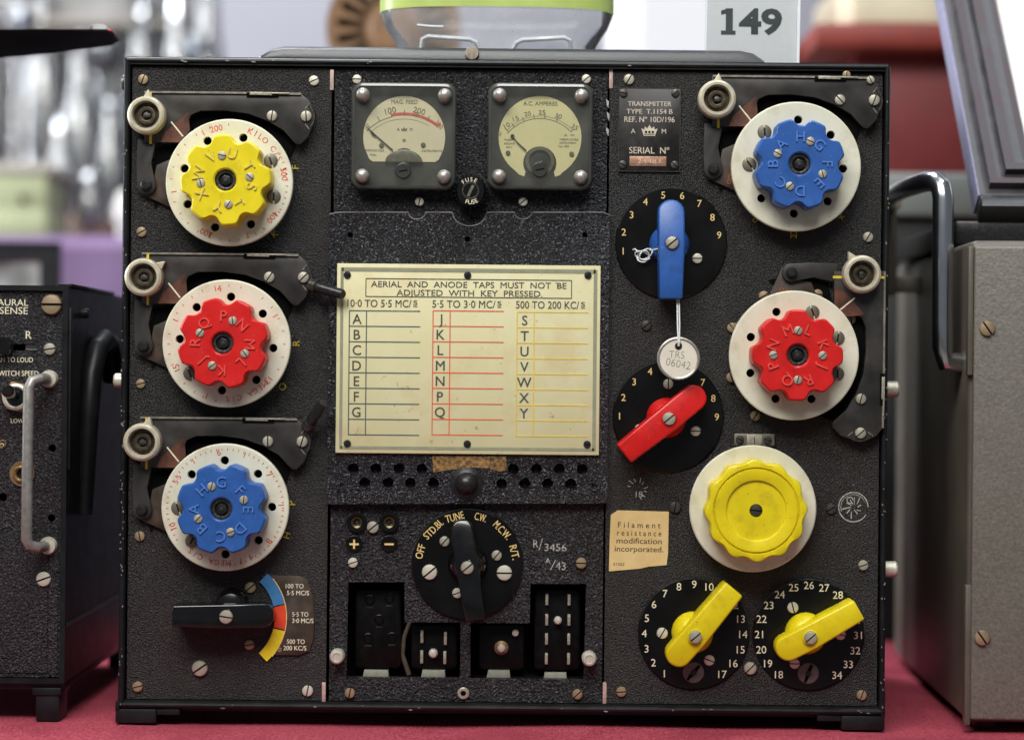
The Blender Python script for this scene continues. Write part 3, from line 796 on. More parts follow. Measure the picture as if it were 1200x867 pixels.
for l in range(len(rings) - 1):
    for i in range(n): fs.append((l * n + i, l * n + (i + 1) % n, (l + 1) * n + (i + 1) % n, (l + 1) * n + i))
mb.add(vs, fs, YEL); obj('knob', mb, bd, loc)
o = obj('screw', SCREW['d'], bd, (loc[0], -(KF - 6) * S, loc[2])); o.scale = (7.0 * k / S,) * 3; o.rotation_euler.y = R(5)
# index bracket above it
mb = MB(K0); x, y = on(883.5, 515)
mb.box(x - 23.5, y - 7, 0, x + 23.5, y + 7, 5, M('bracket_olive_grey', C(120, 114, 100), 0.45, metal=0.4, var=0.25), 0.8)
mb.box(x - 9, y - 5.8, 5, x + 9, y + 6.2, 6.5, NICK, 0.4); mb.line(x, y - 4, x, y + 5, 0.9, 6.5, GUN)
ib = obj('index_bracket', mb, TX, O0)
screw(867, 515, 4.8, 'd', parent=ib, c=5); screw(899.5, 515.5, 4.8, 'd', parent=ib, c=5)

# bar-knob switches ------------------------------------------------------
def bar_knob(name, px, py, ang, L1, L2, wd, m, parent, hub=24, hc=0.0, w2=None, h=34):
    """ang: screen angle of the rounded pointer end"""
    c0 = 8
    loc, k = P(px, py, c0 + h)
    w2 = w2 or wd * 0.92
    mb = MB(k)
    mb.lathe([(0, 3), (hub, 3), (hub * 0.98, 7), (hub * 0.86, 14), (hub * 0.66, 20), (hub * 0.4, 23), (0, 24)], m, n=48)
    hw, h2 = wd / 2, w2 / 2; r = hw * 0.92
    pts = [(-L2, -h2 * 0.94), (0, -hw), (L1 - r, -hw)] + [(L1 - r + r * math.sin(R(a)), -hw * math.cos(R(a))) for a in range(20, 161, 20)] + [(L1 - r, hw), (0, hw), (-L2, h2 * 0.94)]
    i0 = 1; i1 = len(pts) - 2
    bm = bmesh.new()
    def hgt(x): return c0 + h if x <= 0 else c0 + h - 0.27 * x
    lo = [bm.verts.new((x, y, c0 - 3)) for x, y in pts]
    hi = [bm.verts.new((x, y, hgt(x))) for x, y in pts]
    bm.faces.new(lo); n = len(pts)
    for i in range(n): bm.faces.new((lo[i], lo[(i + 1) % n], hi[(i + 1) % n], hi[i]))
    bm.faces.new(hi[i0:i1 + 1]); bm.faces.new([hi[0], hi[1], hi[i1], hi[n - 1]])
    bmesh.ops.recalc_face_normals(bm, faces=bm.faces)
    bm.edges.ensure_lookup_table()
    ed = [e for e in bm.edges if len(e.link_faces) == 2 and e.calc_face_angle(0) > R(35)]
    bmesh.ops.bevel(bm, geom=ed, offset=2.6, segments=3, profile=0.5, affect='EDGES', clamp_overlap=True)
    mb.T = Matrix.Rotation(-R(ang), 4, 'Z')
    mb.bm(bm, m)
    # screw well
    mb.lathe([(9.2, c0 + h + 0.1), (8.6, c0 + h + 0.7), (7.6, c0 + h + 0.5), (7.4, c0 + h - 0.4)], m, n=28)
    o = obj(name, mb, parent, loc)
    return o, loc, k, c0 + h
def switch(px, py, Rd, lever, nums, numpos, name='switch_plate', label=None, num_h=8.5, numr=57, scr=(), m=GOLDT, bold=0.0, rotated=False, squeeze=None):
    loc, k = P(px, py, 3)
    mb = MB(k); mb.lathe([(0, 0), (Rd, 0), (Rd, 2.0), (Rd - 1.2, 3.0), (0, 3.0)], DISCB, n=96)
    mb.prism(arcband(0, 0, Rd - 1.3, Rd - 0.6, 60, 165, 30), 2.4, 3.1, STEEL)
    sp = obj(name, mb, TX, loc, label)
    mb = MB(k)
    for s_, a in zip(nums, numpos):
        mb.text(s_, numr * math.cos(R(a)), -numr * math.sin(R(a)), num_h, 3.0, m, rot=(a - 90 if rotated else 0.5), depth=0.3, bold=bold,
                width=(squeeze[s_] if squeeze else None))
    obj('numerals', mb, sp, loc)
    for (sx, sy, r, kd, ang) in scr: screw(sx, sy, r, kd, ang, parent=sp, c=3)
    (lx, ly, ang, L1, L2, wd, lm, hub) = lever
    o, lloc, lk, top = bar_knob('lever', lx, ly, ang, L1, L2, wd, lm, sp, hub)
    so = obj('screw', SCREW['n'], sp, (lloc[0], -(top - 0.8) * S, lloc[2])); so.scale = (7.6 * lk / S,) * 3
    so.rotation_euler.y = R(-40)
    return sp
nine = [str(i) for i in range(1, 10)]
s1 = switch(786.5, 285, 65.5, (787.5, 284.5, 90, 52, 66, 31, BLUE, 24), nine, [190 - 22.5 * i for i in range(9)], label='nine position black switch disc with blue lever', num_h=8, scr=((817, 303, 6, 'p', 0), (786, 246, 5, 'n', 80)))
s2 = switch(783, 488, 65.3, (784, 490.5, 39, 54, 67, 31, REDP, 24), nine, [180 - 22.5 * i for i in range(9)], label='nine position black switch disc with red lever', num_h=8, scr=((815, 505, 6, 'p', 0), (783, 450, 6, 'n', 90), (749, 502, 5, 'p', 20)))
s3 = switch(813, 742.4, 65.5, (815, 746, -129, 44, 72, 30, YEL, 25), [str(i) for i in range(1, 18) if i != 11], [90 + (9 - i) * 18 for i in range(1, 18) if i != 11], label='black switch disc numbered 1 to 17 with yellow lever', num_h=8.6, numr=58,
            scr=((776, 741.5, 6.5, 'p', 60), (831, 773, 6.3, 'p', -20)), m=CREAMT)
s4 = switch(947.4, 743.5, 65.5, (950, 747, -150, 43, 66, 30, YEL, 25), [str(i) for i in range(18, 35) if i != 29], [90 + (26 - i) * 18 for i in range(18, 35) if i != 29], label='black switch disc numbered 18 to 34 with yellow lever', num_h=8.6, numr=58,
            scr=((929, 711.5, 6.5, 'p', -75), (984.5, 743, 6.3, 'p', -15), (931, 777, 6, 'p', 0)), m=CREAMT)
PLUGG = M('grey_slotted_plug', C(104, 98, 94), 0.42, metal=0.4, var=0.3, vscale=400)
for (sp, px, py) in ((s3, 812.5, 787.5), (s4, 947, 788.5)):
    loc, k = P(px, py, 3); mb = MB(k)
    mb.lathe([(0, 2), (12.5, 2), (12.5, 4), (11.5, 4.8), (0, 4.8)], PLUGG, n=32)
    mb.T = Matrix.Rotation(R(40 if sp is s3 else 20), 4, 'Z'); mb.prism([(-1.4, -11), (1.4, -11), (2.6, 0), (1.4, 11), (-1.4, 11), (-2.6, 0)], 4.6, 5.2, BLACK)
    mb.lathe([(0, 4.8), (3.6, 4.8), (3.2, 6), (0, 6.2)], GUN, n=14)
    obj('slotted_plug', mb, sp, loc)
s5 = switch(547.6, 660.6, 65.3, (547.5, 665, 99, 56, 63, 27, GLOSSB, 24), ['OFF', 'STD.BI.', 'TUNE', 'C.W.', 'M.C.W.', 'R/T.'], [165.6, 135, 105.6, 74.6, 44.6, 14.5], label='function switch disc lettered OFF to R/T with black lever',
            num_h=8.6, numr=57, rotated=True, bold=0.012, squeeze={'OFF': 17, 'STD.BI.': 27, 'TUNE': 22, 'C.W.': 14, 'M.C.W.': 24, 'R/T.': 17},
            scr=((521, 634, 6, 'n', 50), (582, 650.5, 6, 'n', 50), (503.5, 670, 9, 'p', 40), (591, 671, 9, 'p', 0), (536, 694.5, 6, 'p', 20)))

# band selector, lower left
loc, k = P(305, 722, 2); mb = MB(k)
mb.prism([(0, -48), (45, -48), (55, -44), (61, -25), (63.5, 0), (62.5, 25), (58, 40), (45, 45), (4, 45), (20, 25), (25, 0), (18, -28)], 0, 2.4, BROWNP, 0.4)
for (a0, a1, m) in ((13.5, 47, ARCB), (-11.5, 12.2, ARCR), (-47, -13, ARCY)):
    mb.prism(arcband(-40, 1, 57, 70.5, a0, a1), 2.4, 2.9, m)
mb.prism(arcband(-40, 1, 70.5, 71.4, -40, 40), 2.4, 2.8, GOLDT)
bp = obj('band_plate', mb, TX, loc)
mb = MB(k)
for (x, y, s_, w_) in ((40, -36, '100 TO', 21), (44, -28, '5·5 MC/S', 26), (47, -3, '5·5 TO', 19), (50, 4.5, '3·0 MC/S', 25), (42, 29, '500 TO', 21), (41, 36.5, '200 KC/S', 27)):
    mb.text(s_, x, y, 5.2, 2.4, CREAMT, width=w_, depth=0.3, bold=0.012)
obj('lettering', mb, bp, loc)
lv, lloc, lk, top = bar_knob('band_lever', 265, 722.5, 0, 54, 64, 29, GLOSSB, TX, 18)
so = obj('screw', SCREW['n'], lv, (lloc[0], -(top - 0.8) * S, lloc[2])); so.scale = (8 * lk / S,) * 3; so.rotation_euler.y = R(8)
mb = MB(lk); mb.lathe([(0, 3), (20, 3), (19, 20), (15, 26), (8, 29), (0, 30)], GLOSSB, 2, -10, 40); obj('hub', mb, lv, lloc)

# meters -----------------------------------------------------------------
MTP = M('faded_meter_printing', C(112, 110, 90), 0.6, var=0.2)
SMOKE = M('smoky_olive', (0.13, 0.125, 0.09), 0.3, var=0.3)
def meter(px, py, kind, label):
    loc, k = P(px, py, 18); hw, hh = 61.5, 62.5
    mb = MB(k)
    mb.shape(rrect(-hw, -hh, hw, hh, 13), [rrect(-hw + 4, -hh + 4, hw - 4, hh - 4, 10)], 0, 17, MRIM)
    # rounded shoulder of the cover
    o1 = rrect(-hw, -hh, hw, hh, 13); o2 = rrect(-hw + 1.6, -hh + 1.6, hw - 1.6, hh - 1.6, 12); o3 = rrect(-hw + 4.2, -hh + 4.2, hw - 4.2, hh - 4.2, 10)
    n = len(o1)
    vs = [(x, y, 17) for x, y in o1] + [(x, y, 19.4) for x, y in o2] + [(x, y, 20) for x, y in o3]
    fs = [(l * n + i, l * n + (i + 1) % n, (l + 1) * n + (i + 1) % n, (l + 1) * n + i) for l in (0, 1) for i in range(n)]
    mb.add(vs, fs, MRIM)
    mb.prism(rrect(-hw + 3, -hh + 3, hw - 3, hh - 3, 10), 2, 5, MBACK)
    mt = obj('meter', mb, TX, loc, label)
    fc = MB(k); pt = MB(k); c = 6.2
    if kind == 1:
        yc = 0; bot = 29
        a = math.degrees(math.asin(bot / 48.3))
        poly = [(48.3 * math.cos(R(t)), -48.3 * math.sin(R(t))) for t in [x for x in range(-20, 201, 6)]] + [(-41, 26), (-37, 29), (37, 29), (41, 26)]
        fc.prism(poly, 5, c, FACE1)
        fc.prism([(14 * math.cos(R(t)), 27 - 14 * math.sin(R(t))) for t in range(0, 181, 12)], c, c + 0.5, MBACK)
        pt.text('MAG. FEED', 0, -41.5, 4.6, c, MTP, width=31)
        pv = (0, 36)
        pt.prism(arcband(0, 36, 61.5, 65, 51, 104, 24), c, c + 0.25, REDT)
        for t in (131, 118, 104, 90, 77, 64, 51):
            ca, sa = math.cos(R(t)), -math.sin(R(t)); pt.line(61 * ca, 36 + 61 * sa, 68 * ca, 36 + 68 * sa, 0.9, c, MTP, 0.3)
        pt.prism(arcband(0, 36, 61, 61.8, 104, 136, 16), c, c + 0.25, MTP); pt.prism(arcband(0, 36, 57, 57.5, 60, 132, 16), c, c + 0.2, MTP)
        pt.text('100', -16.5, -31, 7, c, MTP, rot=14, width=13); pt.text('200', 17.5, -31, 7, c, MTP, rot=-14, width=14); pt.text('300', 41, -15, 5.5, c, REDT, rot=-45, width=10)
        pt.text('A', -7, -9, 3.6, c, MTP); pt.text('M', 8, -9, 3.6, c, MTP)
        pt.prism([(-3, -7), (-3.6, -10.5), (-1.4, -9.5), (0, -12), (1.4, -9.5), (3.6, -10.5), (3, -7)], c, c + 0.3, MTP)
        pt.prism(circle(0, 4, 2.2, 14), c, c + 0.3, GRB)
        for s_, x, y, w_ in (('MOVING COIL', -34, 16, 22), ('No.', -36, 21, 8), ('INSTRUMENTS', 33, 16, 24)): pt.text(s_, x, y, 2.4, c, MTP, width=w_)
        ndl = [(-13, 16), (-34, -2), (-46, -13)]
    else:
        poly = [(48.8 * math.cos(R(t)), -48.8 * math.sin(R(t))) for t in range(-56, 237, 6)]
        poly = poly[:] + [(-24, 44), (-18, 46), (-15, 33), (15, 33), (18, 46), (24, 44)]
        fc.prism(poly, 5, c, FACE2)
        fc.prism(circle(0, 30, 19.5, 32), c, c + 0.5, MBACK)
        pt.text('A.C. AMPERES', 0, -40, 4.4, c, MTP, width=40, bold=0.008)
        for t in (137, 127, 112, 98, 84, 68, 44):
            ca, sa = math.cos(R(t)), -math.sin(R(t)); pt.line(50 * ca, 28 + 50 * sa, 56 * ca, 28 + 56 * sa, 0.9, c, MTP, 0.3)
        pt.prism(arcband(0, 28, 50, 50.8, 44, 140, 24), c, c + 0.25, MTP); pt.prism(arcband(0, 28, 53, 53.5, 44, 138, 24), c, c + 0.2, MTP)
        for s_, t, w_ in (('0', 146, 3.5), ('10', 133, 7), ('15', 120, 7), ('20', 105, 7.5), ('25', 88, 8), ('30', 68, 8), ('35', 45, 8)):
            pt.text(s_, 57.6 * math.cos(R(t)), 28 - 57.6 * math.sin(R(t)), 5.2, c, MTP, rot=(t - 90) * 0.7, width=w_, bold=0.005)
        pt.text('A  M', 34, -3, 2.6, c, MTP, width=12)
        for i in range(3): pt.text(('THERMO COUPLE', 'INSTRUMENT', 'No. 204')[i], 34 - (0, 1, 6)[i], 2 + i * 4, 2.2, c, MTP, width=(22, 20, 12)[i])
        for i in range(3): pt.text(('MADE IN', 'ENGLAND', 'PAT')[i], -36, 3 + i * 4.4, 2.2, c, MTP, width=(12, 12, 7)[i])
        ndl = [(-16, 16), (-26, 7), (-32, 0)]
    for (u, v) in (((-26.6, 10), (22.5, 9)) if kind == 1 else ((-37.5, 18.5), (37.4, 19))):
        fc.lathe([(0, c), (3.0, c), (2.6, c + 2), (0, c + 2.4)], SMOKE, u, v, 14)
    f_ = obj('meter_face', fc, mt, loc); obj('printing', pt, mt, loc)
    nb = MB(k)
    nb.tube([(x, y, c + 2.4) for x, y in ndl], [0.8, 0.7, 0.4], GUN, 6)
    if kind == 1: nb.prism([(-33, 0), (-37.5, -2), (-41, -8), (-36, -5)], c + 2.2, c + 2.8, GUN)
    else: nb.lathe([(0, c + 2), (2.4, c + 2), (2.4, c + 2.8), (0, c + 2.8)], GUN, -32.5, -1, 12)
    obj('needle', nb, mt, loc)
    zb = MB(k); zy = 41 if kind == 1 else 39
    if kind == 1: zb.prism([(22 * math.cos(R(t)), 30 - 15 * math.sin(R(t))) for t in range(0, 181, 12)], c, c + 5, SMOKE, 1)
    zb.lathe([(0, 10), (10.5, 10), (11, 15), (9, 19.5), (8.2, 21), (0, 21)], MBACK, 0, zy, 28); zb.line(-5, zy + 1, 5, zy - 1, 1.4, 21, BLACK, 0.2)
    if kind == 2: zb.lathe([(15, c), (17, c), (17, c + 4), (13, c + 4)], SMOKE, 0, 28, 28)
    obj('zero_adjuster', zb, mt, loc)
    gl = MB(k); gl.prism(rrect(-hw + 3.5, -hh + 3.5, hw - 3.5, hh - 3.5, 10), 18.3, 19.6, PANE); obj('window', gl, mt, loc)
    for (u, v) in ((-48, -47.5), (48, -47.5), (-48, 47.5), (48, 47.5)):
        sb = MB(k); sb.lathe([(0, 0), (8.2, 0), (8.2, 20), (8.2, 22), (7.2, 26), (5, 28.6), (2, 29.8), (0, 30)], CHROMED, u, v, 28)
        obj('domed_screw', sb, mt, loc)
    return mt
CHROMED = M('dull_chrome', C(172, 166, 160), 0.4, metal=0.6, var=0.2, vscale=500)
meter(473, 159.5, 1, 'meter reading MAG. FEED with red arc, cream face')
meter(633, 160, 2, 'ammeter with yellowed face')
# fuse holder between the meters
loc, k = P(551.5, 224, 20); mb = MB(k)
mb.lathe([(0, 0), (19.5, 0), (19.5, 8), (18.5, 12), (17, 22), (15.5, 24), (10.8, 24), (10.4, 22), (10, 19), (8, 19), (8, 24), (0, 24)], GLOSSB, n=40)
for i in range(24):
    a = 2 * PI * i / 24; mb.prism(circle(18.6 * math.cos(a), 18.6 * math.sin(a), 1.2, 8), 3, 15, GLOSSB)
mb.lathe([(8.0, 24), (8.6, 25), (10, 25), (10.6, 24)], STEEL, n=36); mb.T = Matrix.Rotation(R(-65), 4, 'Z'); mb.prism(rect(-7, -1.6, 7, 1.6), 24, 24.5, SMOKE); mb.T = Matrix.Identity(4)
for i, ch in enumerate('FUSE'):
    a = 130 - 22 * i; mb.text(ch, 13.3 * math.cos(R(a)), -13.3 * math.sin(R(a)), 4.6, 24, CREAMT, rot=a - 90, depth=0.3)
    a = 252 + 16 * i; mb.text(ch, 13.3 * math.cos(R(a)), -13.3 * math.sin(R(a)), 5.0, 24, CREAMT, rot=a + 90, depth=0.3, bold=0.01)
obj('fuse_holder', mb, TX, loc)

# nameplate ------------------------------------------------------------
loc, k = P(761, 152.5, 2); mb = MB(k)
mb.prism(rrect(-36.5, -49, 36.5, 49, 1.5), 0, 2.4, M('black_nameplate', (0.010, 0.0085, 0.008), 0.35, var=0.4, vscale=200), 0.4)
for a in ((-36, -48.5, 36, -48.5), (-36, 48.5, 36, 48.5), (-36, -48.5, -36, 48.5), (36, -48.5, 36, 48.5)): mb.line(*a, 0.8, 2.3, STEEL)
np_ = obj('nameplate', mb, TX, loc)
mb = MB(k)
NPT = M('engraved_grey_letters', C(196, 184, 164), 0.5, var=0.15)
for (s_, y, h, w_) in (('TRANSMITTER', -30.5, 5.4, 51), ('TYPE  T.1154 B', -21.5, 5.4, 54), ('REF. Nº 10D/196', -12.2, 6.2, 59), ('SERIAL  Nº', 24, 7.4, 47)):
    mb.text(s_, 0, y, h, 2.4, NPT, width=w_, bold=0.012, depth=0.3)
mb.text('A', -19, 1.5, 5.4, 2.4, NPT, depth=0.3); mb.text('M', 17, 1.5, 5.4, 2.4, NPT, depth=0.3)
cr = [(-6.5, 7), (-9.5, -1.5), (-6, -0.5), (-5.5, -4), (-2.4, -1.6), (0, -6), (2.4, -1.6), (5.5, -4), (6, -0.5), (9.5, -1.5), (6.5, 7)]
mb.prism(cr, 2.4, 2.8, NPT)
for x in (-4, 0, 4): mb.prism(circle(x, 2.6, 1.5, 10), 2.8, 3.0, BLACK)
mb.line(-6, 5.2, 6, 5.2, 0.8, 2.8, BLACK, 0.2)
obj('lettering', mb, np_, loc)
mb = MB(k); mb.prism(rect(-23, 31, 20, 42.5), 2.4, 3.4, COPPER, 0.3); mb.text('24483', 0, 36.6, 5, 3.4, M('stamped_digits', C(206, 178, 156), 0.5), width=27, depth=0.2)
obj('serial_strip', mb, np_, loc)
for (px, py) in ((730.5, 109.5), (791.5, 109.5), (729.5, 193), (790.5, 193.5)): screw(px, py, 4.8, 'd', parent=np_, c=2.4)

# modification label -----------------------------------------------------
loc, k = P(748.5, 633.5, 1); mb = MB(k)
mb.prism([(-33, -30), (-25, -35.5), (35, -34.5), (34.5, 14), (33, 28), (12, 30), (2, 32.5), (-34.5, 36), (-34, 0)], 0, 0.9, PAPER)
ml = obj('paper_label', mb, TX, loc)
mb = MB(k); INK = M('brown_ink', C(84, 66, 44), 0.7, var=0.2)
for (s_, y, w_, sp) in (('Filament', -18.5, 50, 1), ('resistance', -9.2, 52, 1), ('modification', 0, 53, 0), ('incorporated.', 9.5, 57, 0)):
    mb.text(' '.join(s_) if sp else s_, 0.5, y, 6.4, 0.9, INK, width=w_, depth=0.2, bold=0.012, rot=-0.5)
mb.text('51022', -23, 27.5, 3, 0.9, INK, width=13, depth=0.2)
obj('printing', mb, ml, loc)

# painted and stamped marks ------------------------------------------------
mb = MB(K0)
X, Y = on(629, 637); mb.text('R', X - 1, Y, 9, -1, WHT, width=6); mb.line(X + 3, Y + 7, X + 6.5, Y - 6, 1.1, -1, WHT); mb.text('3456', X + 22, Y + 4, 8.5, -1, WHT, width=26)
X, Y = on(650, 661); mb.text('A', X - 8, Y - 4, 6.5, -1, WHT); mb.line(X - 5, Y + 7, X + 1, Y - 5, 1.0, -1, WHT); mb.text('43', X + 7, Y + 2, 9, -1, WHT, width=12)
obj('painted_number', mb, TX, O0); mb = MB(K0)
X, Y = on(747, 573)
for i in range(9):
    a = R(160 - 30 * i + random.uniform(-6, 6)); r0 = random.uniform(7.5, 9); r1 = r0 + random.uniform(3, 6)
    mb.line(X + r0 * math.cos(a), Y - r0 * math.sin(a), X + r1 * math.cos(a + 0.1), Y - r1 * math.sin(a + 0.1), 1.1, 0, WHT)
mb.text('18', X + 2, Y + 6, 7, 0, WHT)
obj('stamp_marking', mb, TX, O0); mb = MB(K0)
X, Y = on(1000, 594)
mb.prism(arcband(X, Y, 16.6, 17.8, 0, 330, 40), 0, 0.4, WHT); mb.prism(arcband(X, Y, 14.4, 15, 20, 200, 30), 0, 0.4, WHT)
for i in range(10):
    a = R(36 * i + random.uniform(-9, 9)); r0 = random.uniform(3, 6); r1 = random.uniform(9, 14)
    mb.line(X + r0 * math.cos(a), Y - r0 * math.sin(a), X + r1 * math.cos(a + 0.25), Y - r1 * math.sin(a + 0.25), random.uniform(0.8, 1.5), 0, WHT)
mb.prism(arcband(X - 4, Y - 8, 3, 4.2, 0, 300, 16), 0, 0.4, WHT)
obj('stamp_marking', mb, TX, O0)

# sockets and terminal windows --------------------------------------------
for (px, py) in ((418, 612), (456, 612)):
    loc, k = P(px, py, 2); mb = MB(k)
    mb.lathe([(0, -6), (4, -6), (4.2, 1), (6.5, 2.2), (7.2, 1), (7.4, -2)], M('aged_socket_brass', (0.10, 0.075, 0.035), 0.35, metal=0.7, var=0.4, vscale=700), n=28); mb.lathe([(7.4, -2), (7.6, 3), (9.5, 3.4), (11.5, 3), (11.8, -1)], DISCB, n=28)
    mb.lathe([(0, -5.5), (4, -5.5)], BLACK, n=20); obj('terminal_socket', mb, TX, loc)
for (px, py, s_) in ((415, 637, '+'), (456, 637, '-')):
    loc, k = P(px, py, 1); mb = MB(k); mb.lathe([(0, -1), (9.8, -1), (9.8, 0.6), (9.2, 1), (0, 1)], DISCB, n=32)
    mb.line(-5.4, 0.4, 5.4, 0.4, 2.2, 1.0, GOLDT)
    if s_ == '+': mb.line(0, -5, 0, 5.8, 2.2, 1.15, GOLDT)
    obj('polarity_disc', mb, TX, loc)
mb = MB(K0)
for (px0, py0, px1, py1) in ((400, 676, 545, 800), (546, 676, 692, 800)):
    x0, y0 = on(px0, py0); x1, y1 = on(px1, py1)
    mb.box(x0, y0, -72, x1, y1, -70, BLACK)
    mb.box(x0, y1 - 3, -70, x1, y1 - 1, -8, BLACK); mb.box(x0, y0, -70, x1, y0 + 2, -8, BLACK)
    mb.box(x0, y0 + 2, -70, x0 + 2, y1 - 3, -8, BLACK); mb.box(x1 - 2, y0 + 2, -70, x1, y1 - 3, -8, BLACK)
obj('terminal_recess', mb, TX, O0)
PLUGM = M('brown_black_plug', (0.003, 0.0025, 0.0024), 0.34, var=0.4, vscale=200, spec=0.18)
def plug(px, py, w_, h_, pins, centre, tab):
    loc, k = P(px, py, -20); mb = MB(k)
    mb.prism(rrect(-w_ / 2, -h_ / 2, w_ / 2, h_ / 2, 6), -60, -20, PLUGM, 1.5)
    pl = obj('plug', mb, TX, loc)
    for (u, v, l) in pins:
        q = MB(k); q.box(u - 1.7, v - l / 2, -20, u + 1.7, v + l / 2, -15, NICK, 0.5); obj('pin', q, pl, loc)
    if centre:
        u, v, r, m = centre; q = MB(k)
        if m is BRASS: q.lathe([(0, -20), (8.5, -20), (8, -18), (5, -17), (4.6, -13), (0, -12)], BRASS, u, v, 24)
        q.lathe([(0, -20), (r, -20), (r, -12), (r * 0.7, -10), (0, -9)], PALE, u, v, 18); obj('centre_screw', q, pl, loc)
    if tab:
        u, v, tw = tab; q = MB(k)
        q.prism([(u - tw / 2 + 2, v - 4.5), (u + tw / 2 - 1, v - 4.5), (u + tw / 2, v + 5), (u - tw / 2, v + 5)], -24, -15, M('ivory_tab', C(140, 140, 126), 0.5, var=0.15), 0.8); obj('tab', q, pl, loc)
    return pl
p1 = plug(443, 737, 54, 92, (), None, (-2, 52, 31))
q = MB(K0)
for (px, py) in ((432, 705), (455, 703), (430, 750), (458, 749), (443, 728)):
    x, y = on(px, py); q.lathe([(5.5, -21), (6, -19.5), (5, -19), (4, -20.5)], PLUGM, x, y, 18); q.line(x - 4, y + 9, x + 4, y + 9, 1.2, -20, STEEL)
obj('socket_ring', q, p1, O0)
plug(509, 758, 54, 52, ((-14.5, -13, 15), (13, -11, 15), (-14.5, 11, 15), (12.5, 11.5, 15)), (-1, 6.5, 5.2, PALE), (-1, 31, 29))
plug(587.5, 758, 53, 54, (), (0, 0.5, 5, BRASS), (-3, 31, 28))
x, y = on(604, 743); q = MB(K0); q.lathe([(0, -21), (3.8, -21), (3.8, -13), (0, -12)], PALE, x, y, 16); obj('terminal_pin', q, TX, O0)
plug(653, 738, 54, 94, tuple((u, v, 13) for v in (-36, -12.5, 10, 33) for u in (-12.5, 13.5)), (0.5, -12, 4.6, PALE), (-2, 54, 28))
mb = MB(K0)
pts = [on(478, 794), on(470, 770), on(472, 750), on(480, 730)]
mb.tube([(p[0], p[1], c) for p, c in zip(pts, (-26, -26, -28, -34))], 3, M('brown_cable', (0.07, 0.05, 0.035), 0.6, var=0.3), 10); obj('cable', mb, TX, O0)
for (px, py) in ((395, 769), (690.5, 771.5)):
    loc, k = P(px, py, 16); mb = MB(k)
    mb.lathe([(0, -4), (7.5, -4), (7.5, 4), (8.2, 4), (8.2, 20), (7, 22), (5, 22.4), (4.5, 21.5), (0, 21.5)], PALE, n=28)
    for i in range(18):
        a = 2 * PI * i / 18; mb.prism(circle(8 * math.cos(a), 8 * math.sin(a), 0.7, 6), 5, 19.5, PALE)
    obj('thumb_screw', mb, TX, loc)

# scratches and rubbed spots through the paint
rs_ = random.Random(11); mb = MB(K0); SCR = M('scratch_bare_metal', C(112, 106, 98), 0.5, var=0.5, vscale=900)
for i in range(46):
    px, py = rs_.choice([(rs_.uniform(155, 380), rs_.uniform(84, 815)), (rs_.uniform(718, 1028), rs_.uniform(90, 815)), (rs_.uniform(395, 705), rs_.uniform(82, 245))])
    X, Y = on(px, py); a = rs_.gauss(0.4, 1.0); l = rs_.choice([1, 1.5, 2, 3, 6]) * rs_.uniform(0.5, 1.2)
    mb.line(X, Y, X + l * math.cos(a), Y + l * math.sin(a), rs_.uniform(0.35, 0.8), -0.9 if 390 < px < 712 else 0, SCR, 0.25)
o = obj('paint_scratch', mb, TX, O0); o['kind'] = 'stuff'
# panel screws --------------------------------------------------------------
for (px, py, r, kd, a) in (
    (168, 93.5, 6, 'b', 70), (368, 95, 6, 'p', 25), (166, 272, 6, 'b', 30), (165, 449.5, 5.6, 'b', 15), (164, 628, 6, 'b', 100), (161.5, 804, 6.2, 'b', 15), (360.5, 809, 6.4, 'p', 80),
    (293.5, 688, 6.5, 'b', 40), (292.5, 755, 6, 'b', 10), (234.5, 782.5, 9.3, 'n', 35), (328, 760.5, 4.6, 'b', 0),
    (418.5, 93.3, 5.4, 'p', 0), (687, 93, 5.4, 'p', 40), (491.5, 236.5, 5.3, 'p', 80), (613, 236.5, 5.3, 'p', 40),
    (437, 617.5, 7, 'n', 40), (413.6, 659, 5.8, 'p', 20), (681, 659.5, 6.4, 'b', 0), (410, 811.5, 6, 'b', 80), (676.5, 813, 6, 'b', 45),
    (737, 93.5, 6.3, 'n', 60), (757, 381.5, 6, 'd', 40), (791, 594, 7, 'd', 80), (973.5, 596, 6.2, 'd', 30), (879, 782.5, 7.4, 'n', 45),
    (728, 810, 6, 'b', 5), (1009.5, 814, 6, 'b', 70), (1011.5, 662, 6, 'n', 20), (1017, 278, 6, 'n', 60), (1012, 595, 0.1, 'd', 0), (861.5, 383.5, 5, 'b', 60)):
    if r > 1: screw(px, py, r, kd, a)
screw(992, 88, 4.6, 'b', 90, c=14); screw(1020, 94, 4.6, 'n', 120, c=14)
# side bolts of the case
for (side, py, r, kd) in ((-1, 96, 9, STEEL), (-1, 446, 8.5, PALE), (1, 456, 9.5, NICK), (1, 668, 9.5, PALE)):
    mb = MB(K0); y = on(1040 if side > 0 else 145, py)[1]
    x = R_ if side > 0 else L_
    mb.T = Matrix.Translation((x, y, -16 if py > 100 else -10)) @ Matrix.Rotation(side * PI / 2, 4, 'Y')
    ln = 17 if side > 0 else (12 if py > 100 else 5)
    mb.lathe([(0, -2), (r, -2), (r, ln - 2), (r * 0.85, ln), (0, ln)], kd, n=28)
    mb.prism(rect(-r * 0.8, -0.9, r * 0.8, 0.9), ln - 0.2, ln + 0.2, GUN)
    obj('side_bolt', mb, TX, O0)
mb = MB(K0); x, y = on(1034, 456); mb.box(x - 3, y - 16, 1, x + 2, y + 18, 6, PALE, 0.5); obj('catch_plate', mb, TX, O0)

